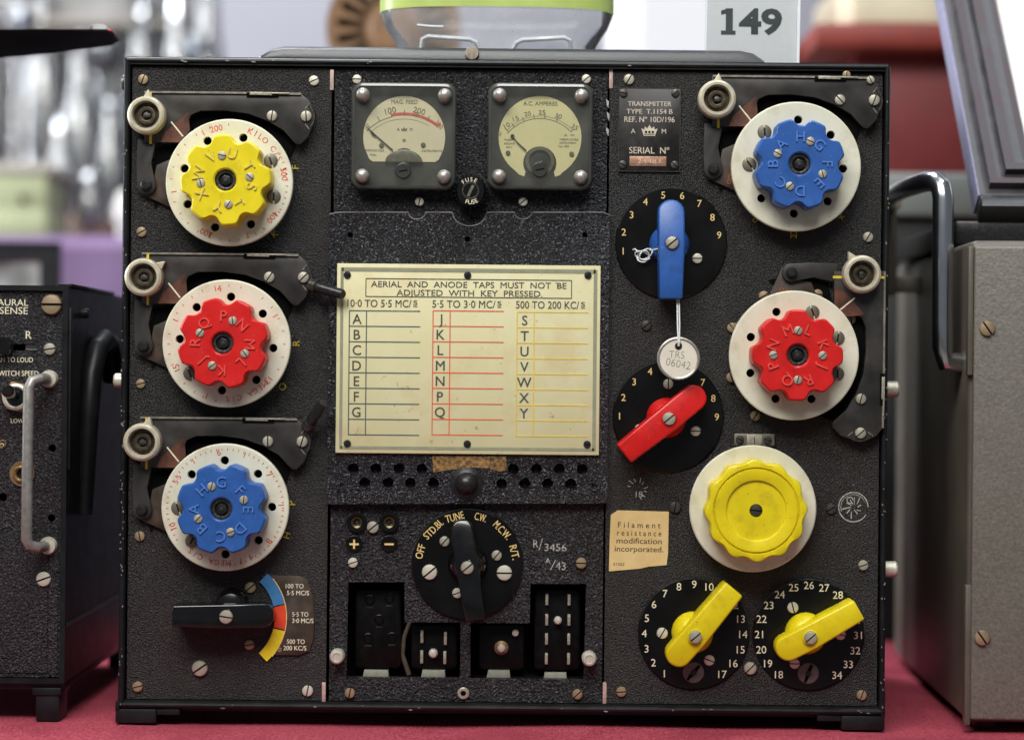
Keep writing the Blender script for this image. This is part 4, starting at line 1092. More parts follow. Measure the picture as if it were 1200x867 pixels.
# ------------------------------------------------------------------ tie-on tag
loc, k = P(795, 420, 44)
TG = thing('string_tag', 'round white tie-on tag with metal rim hanging by string from the blue lever', 'tag', (loc[0], -44 * S, loc[2]))
lw = (loc[0], 0, loc[2])
mb = MB(k); mb.lathe([(0, 43), (23, 43), (23, 44.6), (0, 44.6)], TAGP, n=48); obj('tag_disc', mb, TG, lw)
mb = MB(k); mb.lathe([(22, 42.4), (25, 42.4), (25.3, 43.8), (25, 45.4), (23.5, 46), (22, 45.2), (22, 42.4)], CHROMED, n=56); obj('rim', mb, TG, lw)
mb = MB(k); mb.lathe([(0, 44.8), (3.2, 44.8)], GUN, 0, -14.5, 18); mb.lathe([(3, 44.6), (3.3, 45.4), (4.2, 45.3), (4.4, 44.6)], STEEL, 0, -14.5, 18); obj('eyelet', mb, TG, lw)
mb = MB(k); PEN = M('pencil_writing', C(120, 112, 104), 0.8, var=0.2)
mb.text('TRS', -2, -4.5, 8, 44.6, PEN, width=18, rot=-3, bold=-0.02, depth=0.2); mb.text('06042', 0, 6, 8.5, 44.6, PEN, width=29, rot=-10, bold=-0.02, depth=0.2)
obj('writing', mb, TG, lw)
mb = MB(k)
for dx in (-1.0, 1.2):
    mb.tube([(0.4 * dx, -14.5, 46), (0.6 * dx, -19, 47.5), (dx * 1.1, -40, 41), (dx, -70, 32), (dx * 0.6 - 1, -90, 27), (-5, -122, 27), (-20, -130, 22), (-33, -128, 16)], 0.9, STRING, 8)
for (ox, oy, rx, ry, a0) in ((-41, -122, 9, 4.5, 0.3), (-40, -121, 6.5, 7.5, 1.0), (-37, -124, 8.5, 5, -0.6)):
    ring_ = []
    for i in range(25):
        t = 2 * PI * i / 24; u, v = rx * math.cos(t), ry * math.sin(t)
        ring_.append((ox + u * math.cos(a0) - v * math.sin(a0), oy + u * math.sin(a0) + v * math.cos(a0), 9 + 2 * math.sin(2 * t)))
    mb.tube(ring_, 0.9, STRING, 8, cap=False)
mb.tube([(-46, -126, 10), (-50, -130, 8), (-52, -129, 6)], 0.9, STRING, 8)
obj('string', mb, TG, lw)

# ------------------------------------------------------------------ lot card
yc = 0.016
base = Q(880, 71, yc); top_z = ZC + (-T_) * S
LC = thing('lot_card', 'white lot card printed 149 standing upright on the radio case', 'sign', (base.x, yc, top_z))
cw = 52.5 * S * (D + yc) / D; chh = 0.048
mb = MB(); mb.box(-cw, -0.0006, 0.0006, cw, 0.0006, chh, WCARD); c_ = obj('card', mb, LC, (base.x, yc, top_z)); c_.rotation_euler.y = R(0.6)
mb = MB(); mb.box(-cw - 0.0012, -0.0026, 0.0003, cw + 0.0012, -0.0012, chh + 0.002, ACRY); mb.box(-cw - 0.0012, -0.0012, 0.0003, cw + 0.0012, 0.03, 0.0005, ACRY)
mb.box(cw - 0.0001, -0.0027, 0.0004, cw + 0.0016, 0.0018, chh + 0.002, M('bright_acrylic_edge', C(226, 230, 236), 0.25, var=0.02))
h_ = obj('holder', mb, LC, (base.x, yc, top_z)); h_.rotation_euler.y = R(0.6)
# digits stand on the card face
x, z = unroll(881, 25.5); f = (D + yc - 0.0008) / D
loc = (x * S * f, yc - 0.0007, ZC + z * S * f); mb = MB(S * f)
mb.text('149', 2.5, 0, 30, 0, NUMT, width=66, swell=0.034, depth=0.4)
mb.prism([(-36, 11), (-19, 11), (-19, 15.6), (-36, 15.6)], 0, 0.38, NUMT); mb.prism([(-28, -15), (-36, -12.2), (-36, -7.6), (-28, -9.5)], 0, 0.38, NUMT)
obj('number', mb, LC, loc)

# ------------------------------------------------------------------ plastic tub on the lid
yt = 0.066; lid_z = ZC + (-T_ + 20.5) * S - 1 * S
c0 = Q(582, 50, yt)
TB = thing('plastic_tub', 'clear plastic tub with a green label standing on the radio lid', 'tub', (c0.x, yt, lid_z))
kk = S * (D + yt) / D
def sq(a, b, n=64, e=3.2):
    out = []
    for i in range(n):
        t = 2 * PI * i / n; c, s_ = math.cos(t), math.sin(t)
        out.append((a * math.copysign(abs(c) ** (2 / e), c), b * math.copysign(abs(s_) ** (2 / e), s_)))
    return out
def loft(mb, rings, m, cap0=True, cap1=False):
    n = len(rings[0][0]); open_ = n < 60; vs = []; fs = []
    for lv, h in rings: vs += [(x, y, h) for x, y in lv]
    for l in range(len(rings) - 1):
        for i in range(n - (1 if open_ else 0)): fs.append((l * n + i, l * n + (i + 1) % n, (l + 1) * n + (i + 1) % n, (l + 1) * n + i))
    if cap0: fs.append(tuple(range(n)))
    if cap1: fs.append(tuple(range((len(rings) - 1) * n, len(rings) * n)))
    mb.add(vs, fs, m)
mb = MB()
prof = [(108, 0), (111, 1), (113, 7), (116.5, 16), (122, 26), (130, 38), (135.5, 52), (135.5, 130), (128, 150), (120, 156)]
loft(mb, [(sq(a * kk, (a - 63) * kk), h * kk + 0.0003) for a, h in prof], TUBG)
obj('tub_body', mb, TB, (c0.x, yt, lid_z))
n2 = 33
mb = MB(); GRN = M('lime_green_label', C(172, 190, 104), 0.4, var=0.1, vscale=60)
loft(mb, [(sq(a * kk * 1.004, (a - 63) * kk * 1.004)[n2:], h * kk) for a, h in ((135.7, 52), (135.8, 56), (135.8, 124))], GRN, cap0=False)
obj('label_band', mb, TB, (c0.x, yt, lid_z))
mb = MB(); loft(mb, [(sq(a * kk, (a - 63) * kk), h * kk) for a, h in ((131, 150), (133, 151), (133, 164), (130, 166))], M('white_lid', C(220, 222, 224), 0.4), cap1=True)
obj('tub_lid', mb, TB, (c0.x, yt, lid_z))
EMB = M('embossed_clear_ridge', C(205, 210, 215), 0.15, var=0.05)
mb = MB()
for sg in (-1, 1):
    q = [(sg * 14 * kk, 16 * kk), (sg * 25 * kk, 2 * kk)], 
    path = [(sg * 17, 3), (sg * 23, 14), (sg * 30, 17), (sg * 78, 20), (sg * 84, 17), (sg * 86, 3)]
    mb.tube([(x * kk, -49 * kk - (h * 0.5) * kk, h * kk) for x, h in path], 2.6 * kk, EMB, 8)
mb.tube([(x * kk, -70 * kk, (31 + 2 * math.cos(x * 0.05)) * kk) for x in range(-90, -55, 6)], 1.6 * kk, EMB, 8)
obj('ridge', mb, TB, (c0.x, yt, lid_z))

# ------------------------------------------------------------------ things behind the radio
def at(px, py, y): return Q(px, py, y)
# wooden slotted wheel
yw = 0.42; c0 = at(452, 8, yw); kk = S * (D + yw) / D
WOOD = M('brown_wood', C(128, 94, 60), 0.55, var=0.25, vscale=60)
rw = 84
mb = MB(kk)
sl = []
for i in range(20):
    a = R(18 * i + 7)
    sl.append([(r * math.cos(a) - q * math.sin(a), r * math.sin(a) + q * math.cos(a)) for r, q in ((36, -4), (70, -6), (73, 0), (70, 6), (36, 4))])
mb.shape(circle(0, 0, rw, 80), sl, -10, 0, WOOD)
mb.lathe([(0, -12), (30, -12), (30, 3), (26, 6), (0, 6)], WOOD, n=40); mb.lathe([(rw - 4, -10), (rw, -14), (rw, 2), (rw - 4, 2)], WOOD, n=80)
mb.box(-rw, -rw, -24, rw, rw, -18, M('dark_backing_board', (0.02, 0.014, 0.01), 0.8)) if False else mb.lathe([(0, -16), (rw - 6, -16), (rw - 6, -15), (0, -15)], M('dark_cloth_backing', (0.02, 0.013, 0.01), 0.9), n=60)
WHE = obj('slotted_wheel', mb, None, (0, 0, 0)); WHE.location = c0
tag(WHE, 'brown wooden slotted disc standing behind the clear plastic tub', 'wooden wheel')

# rear bench: raised display behind
PURP = M('purple_cloth', C(118, 98, 128), 0.9, var=0.08, vscale=20, bump=0.3, bscale=900, spec=0.1)
yr = 0.95; zt = at(100, 276, yr).z
mb = MB()
n = 90; x0, x1 = -1.6, at(420, 276, yr).x
vs = []; fs = []
for i in range(n + 1):
    x = x0 + (x1 - x0) * i / n; f = 0.006 * math.sin(x * 34) + 0.004 * math.sin(x * 71 + 1)
    vs += [(x, yr + f - 0.012, -0.74), (x, yr + f * 0.4, zt - 0.012), (x, yr + 0.012, zt), (x, yr + 0.75, zt), (x, yr + 0.75, -0.74)]
for i in range(n):
    for j in range(4): a = i * 5 + j; fs.append((a, a + 1, a + 6, a + 5))
fs.append((0, 1, 2, 3, 4)); fs.append(tuple(n * 5 + j for j in range(5)))
mb.add(vs, fs, PURP)
BN = obj('draped_table', mb, None, (0, 0, 0)); tag(BN, 'raised display table draped in purple cloth behind the left-hand box', 'table')

# green enamel box on it
c0 = at(18, 268, yr + 0.05); kk = S * (D + yr + 0.05) / D
LIME = M('pale_green_enamel', C(168, 176, 136), 0.45, var=0.08, vscale=20)
GB = thing('enamel_box', 'pale green enamel box on the purple cloth', 'box', (c0.x, yr + 0.05, zt))
mb = MB(); mb.box(-0.09, 0, 0.001, 36 * kk, 0.10, 30 * kk, LIME, 0.003)
mb.box(-0.09, 0.001, 30 * kk, 36 * kk, 0.10, 34 * kk, M('pale_green_trim', C(204, 210, 170), 0.4), 0.001)
mb.box(-0.09, 0.002, 34 * kk, 36 * kk, 0.10, 76 * kk, LIME, 0.003); obj('box_body', mb, GB, (c0.x, yr + 0.05, zt))
mb = MB(); mb.T = Matrix.Rotation(PI / 2, 4, 'X'); mb.lathe([(0, -0.002), (4.5 * kk, -0.002), (4.5 * kk, 0.006), (0, 0.007)], GUN, 10 * kk, 46 * kk, 20); obj('catch', mb, GB, (c0.x, yr + 0.05, zt))
mb = MB(); mb.box(-0.10, -0.004, 76 * kk, 44 * kk, 0.105, 88 * kk, M('grey_stone_lid', C(176, 170, 158), 0.5), 0.003); obj('box_lid', mb, GB, (c0.x, yr + 0.05, zt))

bx0, bx1 = at(-400, 0, yr + 0.6).x, at(252, 0, yr + 0.6).x
mb = MB(); mb.box(bx0, yr + 0.58, zt + 0.0005, bx1, yr + 0.6, zt + 0.55, M('mottled_display_board', C(158, 152, 146), 0.7, var=0.3, vscale=9, tint=C(216, 214, 216)), 0.003)
for i in range(3): mb.box(bx0, yr + 0.44, zt + 0.14 + 0.15 * i, bx1 - 0.02, yr + 0.579, zt + 0.15 + 0.15 * i, M('shelf_board', C(150, 142, 132), 0.5), 0.002)
tag(obj('display_rack', mb, None, (0, 0, 0)), 'grey-brown shelved rack behind the glass valves', 'rack')
# glass valves on the purple table
ANODE = M('grey_anode', C(150, 146, 140), 0.35, metal=0.7, var=0.2, vscale=60)
BRWB = M('brown_base', C(96, 72, 56), 0.45, var=0.2, vscale=80)
WCER = M('white_ceramic', C(214, 212, 206), 0.3, var=0.04)
SILV = M('silvered_top', C(224, 226, 230), 0.08, metal=1.0, var=0.05)
valves = [  # px, depth, base radius, height, kind, label
    (-16, 1.30, 26, 300, 0, 'tall clear glass valve at the far left edge behind the green box'),
    (48, 1.42, 30, 330, 0, 'tall glass valve rising behind the right end of the green box'),
    (70, 1.12, 17, 150, 1, 'slim silver-topped valve just right of the green box'),
    (92, 1.30, 24, 250, 0, 'tall glass valve with wide shoulders in the middle of the left group'),
    (104, 1.05, 15, 84, 1, 'short silver-topped valve on the purple cloth left of the radio'),
    (127, 1.16, 17, 168, 0, 'slender glass valve close beside the radio case'),
    (146, 1.02, 13, 60, 2, 'small white ceramic valve nearest the radio case'),
    (165, 1.35, 30, 285, 0, 'broad glass valve seen over the left corner of the radio'),
    (205, 1.20, 22, 310, 1, 'tall silver-topped valve above the left end of the radio'),
    (240, 1.42, 26, 330, 0, 'glass valve above the radio farthest right of the group'),
    (20, 1.22, 20, 290, 3, 'round-bulbed glass valve standing above the pale green box'),
    (82, 1.46, 34, 215, 3, 'large round-bulbed valve behind the slim silver-topped valve'),
    (118, 1.40, 28, 272, 3, 'round-bulbed valve with its bulb near the tip of the black blade'),
    (139, 1.26, 18, 118, 3, 'small round-bulbed valve close beside the radio case'),
    (185, 1.44, 34, 345, 3, 'biggest round-bulbed valve over the left corner of the radio'),
    (222, 1.30, 20, 262, 3, 'round-bulbed valve half hidden behind the radio top')]
for (px, dy, rb, hh, kind, lab) in valves:
    kk = S * (D + dy) / D; p = at(px, 270, dy); r = rb * kk; H = hh * kk
    V = thing('glass_valve', lab, 'valve', (p.x, dy, zt), 'glass valves on the purple table')
    mb = MB(); mb.lathe([(0, 0.0005), (r * 0.62, 0.0005), (r * 0.64, H * 0.16), (r * 0.5, H * 0.2), (0, H * 0.2)], WCER if kind == 2 else BRWB, n=28); obj('base', mb, V, (p.x, dy, zt))
    mb = MB()
    if kind == 2: prof = [(r * 0.5, H * 0.2), (r * 0.9, H * 0.35), (r, H * 0.6), (r * 0.6, H * 0.92), (0, H)]
    elif kind == 3:
        q_ = r / H; prof = [(r * 0.45, H * 0.19), (r * 0.42, H * 0.5)] + [(r * math.cos(R(a)), H * (1 - q_) + r * math.sin(R(a))) for a in range(-65, 90, 15)] + [(0, H)]
    else: prof = [(r * 0.5, H * 0.19), (r * 0.8, H * 0.27), (r, H * 0.4), (r, H * 0.62), (r * 0.72, H * 0.74), (r * 0.55, H * 0.82), (r * 0.5, H * 0.92), (r * 0.32, H * 0.985), (0, H)]
    mb.lathe(prof, WCER if kind == 2 else GLASS, n=40); obj('envelope', mb, V, (p.x, dy, zt))
    if kind != 2:
        mb = MB(); mb.box(-r * 0.45, -r * 0.3, H * 0.32, r * 0.45, r * 0.3, H * 0.62, ANODE, r * 0.08)
        for sx in (-0.3, 0.3): mb.tube([(sx * r, 0, H * 0.2), (sx * r, 0, H * 0.78)], r * 0.05, ANODE, 8)
        obj('anode', mb, V, (p.x, dy, zt))
        mb = MB(); mb.lathe([(0, H * 0.80), (r * 0.52, H * 0.83), (r * 0.52, H * 0.92), (r * 0.34, H * 0.987), (r * 0.14, H * 1.0), (r * 0.14, H * 1.04), (0, H * 1.05)] if kind == 1 else
                            [(0, H * 0.985), (r * 0.22, H * 0.985), (r * 0.22, H * 1.03), (r * 0.12, H * 1.05), (0, H * 1.055)] if kind != 3 else [(0, H * 0.9), (r * 0.5, H * 0.905), (r * 0.3, H * 0.96), (0, H * 0.98)], SILV, n=28); obj('top_cap', mb, V, (p.x, dy, zt))
# picture leaning behind the left box
yp = 0.55; a = at(71, 284, yp); kk = S * (D + yp) / D
FRB = M('black_frame', (0.012, 0.013, 0.016), 0.35, var=0.3)
PF = thing('picture_frame', 'black framed grey picture on the purple display behind the left box', 'picture', (a.x - 0.12, yp, a.z - 0.20))
mb = MB(kk); mb.shape(rect(-330, -0, 0, 260), [rect(-300, 19, -23, 236)], -8, 4, FRB)
for q in ((-330, 3, 0, 3), (-3, 0, -3, 260)): mb.line(*q, 4, 4, FRB, 2)
obj('frame', mb, PF, (a.x, yp, a.z))
mb = MB(kk); mb.prism(rect(-304, 15, -19, 240), -6, -4, M('grey_photograph', C(112, 116, 114), 0.4, var=0.6, vscale=38, tint=C(176, 180, 178))); obj('photograph', mb, PF, (a.x, yp, a.z))
mb = MB(); mb.box(-0.14, 0.004, -0.20, -0.02, 0.20, -0.19, FRB); mb.box(-0.1, 0.004, -0.19, -0.08, 0.012, -0.02, FRB); obj('easel', mb, PF, (a.x, yp, a.z))
# riser that the picture stands on
mb = MB(); zz = a.z - 0.20
mb.box(a.x - 0.4, 0.40, -0.002, a.x + 0.06, 0.80, zz, PURP, 0.004) if zz > 0.01 else None
if zz > 0.01: tag(obj('cloth_riser', mb, None, (0, 0, 0)), 'low purple riser behind the left box carrying the black framed picture', 'riser')

# white carton behind tub and card
yb = 0.62; a = at(719, 60, yb); b = at(900, 60, yb); zl = at(700, 330, yb).z
WB = thing('white_carton', 'white carton standing behind the lot card', 'box', ((a.x + b.x) / 2, yb, 0))
hw = (b.x - a.x) / 2; topz = at(700, -60, yb).z
WCT = M('white_carton_board', C(232, 232, 236), 0.6, var=0.02)
mb = MB(); mb.box(-hw, 0, 0.12, hw, 0.16, topz, WCT, 0.002); obj('carton', mb, WB, ((a.x + b.x) / 2, yb, 0))
mb = MB(); mb.box(-hw + 34 * S * 1.55, -0.004, 0.12, hw, -0.001, topz - 0.01, M('grey_white_sheet', C(222, 222, 228), 0.6, var=0.02)); obj('sheet', mb, WB, ((a.x + b.x) / 2, yb, 0))
# rear cabinet that carries carton, wheel and red case
CAB = M('dark_grey_cabinet', (0.011, 0.013, 0.0125), 0.5, var=0.3, vscale=20)
LED = M('grey_green_ledge', C(128, 134, 130), 0.5, var=0.1, vscale=20)
ych = 0.46; ch_top = at(1080, 258, ych).z
RC = thing('equipment_cabinet', 'dark equipment cabinet with grey-green top edge behind the radio', 'cabinet', (0.1, ych, -0.74))
xl = at(470, 400, ych).x
mb = MB(); mb.box(xl, ych - 0.02, -0.74, 0.75, ych + 0.5, ch_top, CAB, 0.004); obj('cabinet_body', mb, RC, (0, 0, 0))
lt = at(1080, 204, ych - 0.02).z
mb = MB(); mb.box(xl - 0.005, ych - 0.03, ch_top + 0.0005, 0.75, ych + 0.5, lt, LED, 0.004); obj('cabinet_top', mb, RC, (0, 0, 0))
WB.location.z = lt
for ch in WB.children: ch.location.z = 0; 
for ch in WB.children:
    for v in ch.data.vertices:
        v.co.z = max(0.0003, v.co.z - lt) if v.co.z < 0.13 else v.co.z - lt
WHE.location.y = ych + 0.06
# red case and boards on the cabinet
DRED = M('dark_red_leathercloth', C(106, 27, 29), 0.55, var=0.15, vscale=40, bump=0.2, bscale=900)
ORED = M('brick_red_board', C(124, 40, 30), 0.55, var=0.15, vscale=40)
yk = ych + 0.10; a = at(1000, 200, yk); b = at(1260, 66, yk)
RK = thing('red_case', 'dark red upright case behind the right corner of the radio', 'case', ((a.x + b.x) / 2, yk, lt))
mb = MB(); mb.box(a.x - (a.x + b.x) / 2, 0, 0.0005, b.x - (a.x + b.x) / 2, 0.2, b.z - lt, DRED, 0.003); obj('case_body', mb, RK, ((a.x + b.x) / 2, yk, lt))
mb = MB(); mb.box(0.0, -0.003, 0.01, 0.02, 0.0, 0.024, BRASS, 0.001); obj('latch', mb, RK, ((a.x + b.x) / 2 - 0.2, yk, lt))
y2 = yk - 0.03; a2 = at(955, 64, y2); b2 = at(1230, 29, y2); zb = b.z + 0.0005
mb = MB(); mb.box(a2.x, y2, zb, b2.x, y2 + 0.25, b2.z, ORED, 0.004); RB_ = obj('red_book', mb, None, (0, 0, 0)); tag(RB_, 'brick red flat book lying on the dark red case', 'book')
a3 = at(972, 27, y2); b3 = at(1240, 27, y2)
PGS = M('cream_page_block', C(208, 196, 170), 0.7, var=0.1, vscale=30)
mb = MB(); mb.box(a3.x + 0.02, y2 + 0.006, b2.z + 0.0005, b3.x, y2 + 0.22, b2.z + 0.05, PGS, 0.003); tag(obj('cream_book', mb, None, (0, 0, 0)), 'cream book stacked on the brick red book', 'book')

# ------------------------------------------------------------------ black blade, upper left
yb = 0.06; zb0 = at(60, 50, yb)
BL = thing('propeller_blade', 'flat black blade with a red-edged tip reaching in above the left box', 'blade', (at(-150, 60, yb).x, yb, at(-150, 60, yb).z))
BLM = M('satin_black_blade', (0.008, 0.008, 0.0095), 0.55, var=0.3, spec=0.25)
mb = MB(); bo = Vector(BL.location)
secs = [(138, 47, 44, 40), (130, 38.5, 52, 46), (60, 40, 61, 70), (0, 42, 66, 85), (-90, 44, 72, 100), (-150, 46, 76, 105)]
vs = []; fs = []
for (px, yt_, yb_, dp) in secs:
    t = at(px, min(yt_, yb_), yb) - bo; q = at(px, max(yt_, yb_), yb) - bo; h = dp * S * 0.5
    mid = (t.z + q.z) / 2
    vs += [(t.x, h, t.z - 0.001), (t.x, h * 0.2, t.z), (t.x, -h, t.z), (t.x, -h * 0.95, t.z - 0.0012), (t.x, h * 0.3, q.z)]
for i in range(len(secs) - 1):
    for j in range(5): fs.append((i * 5 + j, i * 5 + (j + 1) % 5, (i + 1) * 5 + (j + 1) % 5, (i + 1) * 5 + j))
fs.append((0, 1, 2, 3, 4)); fs.append(tuple((len(secs) - 1) * 5 + j for j in range(5)))
mb.add(vs, fs, BLM); obj('blade', mb, BL, bo)
mb = MB(); t0 = at(130, 38.2, yb) - bo; mb.box(t0.x - 0.003, -0.008, t0.z - 0.0007, t0.x + 0.002, 0.004, t0.z + 0.0003, REDP, 0.0002); obj('tip_mark', mb, BL, bo)
mb = MB(); t0 = at(107, 36, yb) - bo; mb.lathe([(0, -0.002), (0.0008, -0.002), (0.0008, 0.002), (0, 0.0022)], BLM, t0.x, 0.0, 10); 
for i in range(len(mb.v)): mb.v[i].z += t0.z
obj('pin', mb, BL, bo)
mb = MB(); rt = at(-150, 343, yb).z - bo.z; mb.tube([(0, 0.0, 0.0), (0, 0, rt)], 0.008, BLM, 16); mb.lathe([(0, rt), (0.03, rt), (0.03, rt + 0.004), (0.01, rt + 0.008), (0, rt + 0.008)], BLM, n=28)
obj('stand', mb, BL, bo)

# ------------------------------------------------------------------ receiver, left
RX = thing('radio_receiver', 'black crackle-finish radio receiver with a chrome handle, cut off at the left edge', 'radio', (-0.34, 0, 0))
mb = MB(K0)
RXr, RXt, RXb = -520.5, -93.5, 372
RXl = -1000
mb.shape(rrect(RXl, RXt, RXr, RXb, 3), [rect(RXl + 5, RXt + 6, RXr - 6, RXb - 6)], -470, 3, CASEM)
mb.box(RXl + 4, RXt + 4, -474, RXr - 4, RXb - 4, -465, CASEM)
mb.box(RXl + 10, RXb - 3, -468, RXr - 1, RXb + 8, -3, CASEM, 1.5)
mb.box(RXr - 14, RXt - 3, -260, RXr + 2.4, RXt + 1.5, -6, CASEM, 1)
mb.box(RXr - 1, RXt + 26, -8, RXr + 3.5, RXt + 215, -1, CASEM, 1)
mb.box(RXr - 2, RXb - 70, -466, RXr + 2, RXb - 66, -6, STEEL)
obj('case', mb, RX, O0)
mb = MB(K0)
for (hx, hc) in ((RXr - 6, -20), (RXl + 30, -20), (RXr - 6, -440), (RXl + 30, -440)):
    q = MB(K0); q.box(hx - 28, RXb + 7, hc - 24, hx, 417, hc + 20, CASEM, 2.5); q.box(hx - 32, RXb + 5, hc - 26, hx + 2, RXb + 14, hc + 22, CASEM, 1.5); obj('foot', q, RX, O0)
RXP = MB(K0); hol = [circle(*on(*p), r, 18) for p, r in (((61, 525), 4.6), ((60, 607), 4.6), ((3, 582.5), 5))] + [rrect(*on(11, 403), *on(44, 411), 3.5)]
RXP.shape(rect(RXl + 6, RXt + 7, RXr - 7, RXb - 7), hol, -6, -1, PEBBLE)
RXP.box(RXr - 20, 197, -1, RXr - 9, RXb - 8, 0.5, PEBBLE, 0.4); RXP.box(RXl + 9, 197, -1, RXr - 21, 360, 0.3, PEBBLE, 0.4)
rxp = obj('front_panel', RXP, RX, O0)
mb = MB(K0); mb.box(RXl + 7, RXt + 7, -30, RXr - 7, RXb - 7, -26, BLACK); x, y = on(37, 407); mb.box(x - 9, y - 3, -12, x + 9, y + 3, -8, CREAM); obj('backing', mb, RX, O0)
mb = MB(K0)
for (s_, px, py, h, w_, b) in (('AURAL', 15, 354.5, 7.5, 36, 0), ('SENSE', 16, 364, 8, 33, 0), ('R', 33.5, 392.5, 9, 7, 0.01), ('TURN TO LOUD', 13, 421.5, 5.6, 51, 0), ('SWITCH SPEED', 20, 437.5, 6, 50, 0.01), ('LOW', 20, 493, 5, 15, 0), ('0', 2, 522, 6, 5, 0)):
    x, y = on(px, py); mb.text(s_, x, y, h, -1, CREAMT, width=w_, bold=b)
obj('lettering', mb, rxp, O0)
mb = MB(K0); x, y = on(6, 406); mb.lathe([(0, -1), (11, -1), (11, 8), (9, 12), (0, 13)], GLOSSB, x, y, 28); obj('slide_knob', mb, RX, O0)
mb = MB(K0); x, y = on(20, 465)
mb.prism(circle(x, y, 19, 6, 0.2), -1, 3, BRASS, 1); mb.lathe([(0, 3), (15.5, 3), (15.5, 8), (13, 9), (11, 8), (11, 4), (0, 4)], PALE, x, y, 32)
mb.lathe([(0, 4), (10.6, 4), (10, 8), (0, 9)], GLOSSB, x, y, 24)
mb.tube([(x, y, 6), (x - 1, y - 3, 18), (x - 2, y - 7, 34), (x - 2.4, y - 8, 38)], [5, 6, 7.5, 5], GLOSSB, 14); obj('toggle_switch', mb, RX, O0)
mb = MB(K0); x, y = on(26, 555)
mb.lathe([(5.5, -6), (6, 4), (8, 6), (9.5, 5), (10, 2), (14.5, 2), (15, -1)], BRASS, x, y, 32); mb.lathe([(0, -4), (6, -4)], BLACK, x, y, 20); obj('jack_socket', mb, RX, O0)
mb = MB(K0); x, y = on(4, 520); mb.lathe([(2.6, -1), (2.8, 1), (4.6, 1), (5, -1)], BRASS, x, y, 18) if False else None
x, y = on(3, 519.5); mb.lathe([(2.6, -1), (2.8, 0.6), (4.4, 0.6), (4.8, -1)], BRASS, x, y, 18); obj('eyelet', mb, RX, O0)
screw(61, 357, 12, 'b', 0, parent=RX, c=-1); screw(58.5, 409, 7, 'n', 10, parent=RX, c=-1); screw(51.5, 678, 8.6, 'p', 20, parent=RX, c=-1)
mb = MB(K0)
xt, yt2 = on(58, 444); xb, yb2 = on(57, 639); xm = on(42, 500)[0]
mb.tube([(xt - 2, yt2, 0), (xt - 2, yt2, 14), (xm + 10, yt2, 28), (xm + 3, yt2 + 2, 33), (xm, yt2 + 10, 36), (xm - 0.5, (yt2 + yb2) / 2, 37), (xm - 1, yb2 - 10, 36), (xm + 2, yb2 - 3, 33), (xm + 9, yb2, 28), (xb - 3, yb2, 14), (xb - 3, yb2, 0)], 6.4, M('dull_grey_handle', C(150, 147, 142), 0.42, metal=0.5, var=0.2, vscale=300), 20)
hd = obj('handle', mb, RX, O0)
for (x, y) in ((xt, yt2), (xb, yb2)):
    q = MB(K0); q.lathe([(0, -1), (10.5, -1), (10.5, 3), (9, 7), (0, 8)], PALE, x, y, 28); obj('handle_boss', q, hd, O0)
mb = MB(K0); mb.T = Matrix.Translation((RXr + 0.5, 0, 0)) @ Matrix.Rotation(PI / 2, 4, 'Y')
path = [(205, 150), (150, 80), (120, 25), (110, 5), (112, -15), (130, -26), (170, -30), (230, -30)]
mb.T = Matrix.Identity(4)
mb.tube([(RXr + dx, v, -c) for c, v, dx in ((78, 180, 4), (82, 60, 7), (90, 10, 9), (110, -22, 12), (140, -33, 14), (170, -28, 14), (190, -10, 14), (196, 20, 13))], [10, 13, 13, 13, 13, 13, 13, 12], CASEM, 16)
obj('side_loop', mb, RX, O0)
mb = MB(K0); mb.T = Matrix.Translation((RXr, RXt + 30, -75)) @ Matrix.Rotation(PI / 2, 4, 'Y'); mb.lathe([(0, -1), (6, -1), (6, 7), (4.5, 9), (0, 9)], GUN, n=20); obj('side_stud', mb, RX, O0)

# ------------------------------------------------------------------ grey instrument case, right
HAM = wrinkle('hammered_taupe_paint', C(96, 92, 85), C(118, 113, 105), 620, 0.5, 0.0004, 0.42, C(110, 106, 99), 0.5)
HAMS = M('smooth_taupe_paint', C(90, 84, 75), 0.45, var=0.18, vscale=30, bump=0.25, bscale=900, detail=8, stains=((22, 0.5, 0.72, 0.5, C(66, 60, 52)), (500, 0.70, 0.74, 0.5, C(140, 134, 124))))
fx, fz = unroll(1133, 565)
GCx = fx * S
GC = thing('instrument_case', 'taupe hammered metal instrument case with a chrome carrying handle at the right edge', 'case', (GCx, 0, 0), rz=R(-2.4))
gz1 = ZC + unroll(1133, 280)[1] * S
WORLD[GC] = Vector((GCx, 0, 0))
def gob(name, mb): 
    o = bpy.data.objects.new(name, mb.mesh(name)); col.objects.link(o); o.parent = GC; WORLD[o] = Vector((GCx, 0, 0)); return o
mb = MB(); mb.box(0.0012, 0.003, 0.004, 0.36, 0.272, gz1 - 0.0005, HAMS, 0.004, 3); gob('case_body', mb)
mb = MB(); mb.box(0.003, -0.001, 0.006, 0.36, 0.004, gz1 - 0.004, HAM, 0.0015, 3)
mb.box(-0.0002, -0.0005, 0.003, 0.0032, 0.006, 0.08, HAMS, 0.0008); mb.box(-0.0002, 0.0, gz1 - 0.075, 0.0028, 0.006, gz1 - 0.004, HAMS, 0.0008)
gob('front_panel', mb)
for hx in (0.012, 0.33):
    for hy in (0.02, 0.25):
        q = MB(); q.lathe([(0, 0.0), (0.008, 0.0), (0.009, 0.0045), (0, 0.0045)], GUN, hx + 0.004, hy, 16); gob('foot', q)
for (px, py) in ((1156, 385), (1150, 746.5)):
    x, z = unroll(px, py)
    o = bpy.data.objects.new('screw', SCREW['b']); col.objects.link(o); o.parent = GC
    o.location = (x * S - GCx, -0.001, ZC + z * S); o.scale = (9, 9, 9); o.rotation_euler.y = R(55)
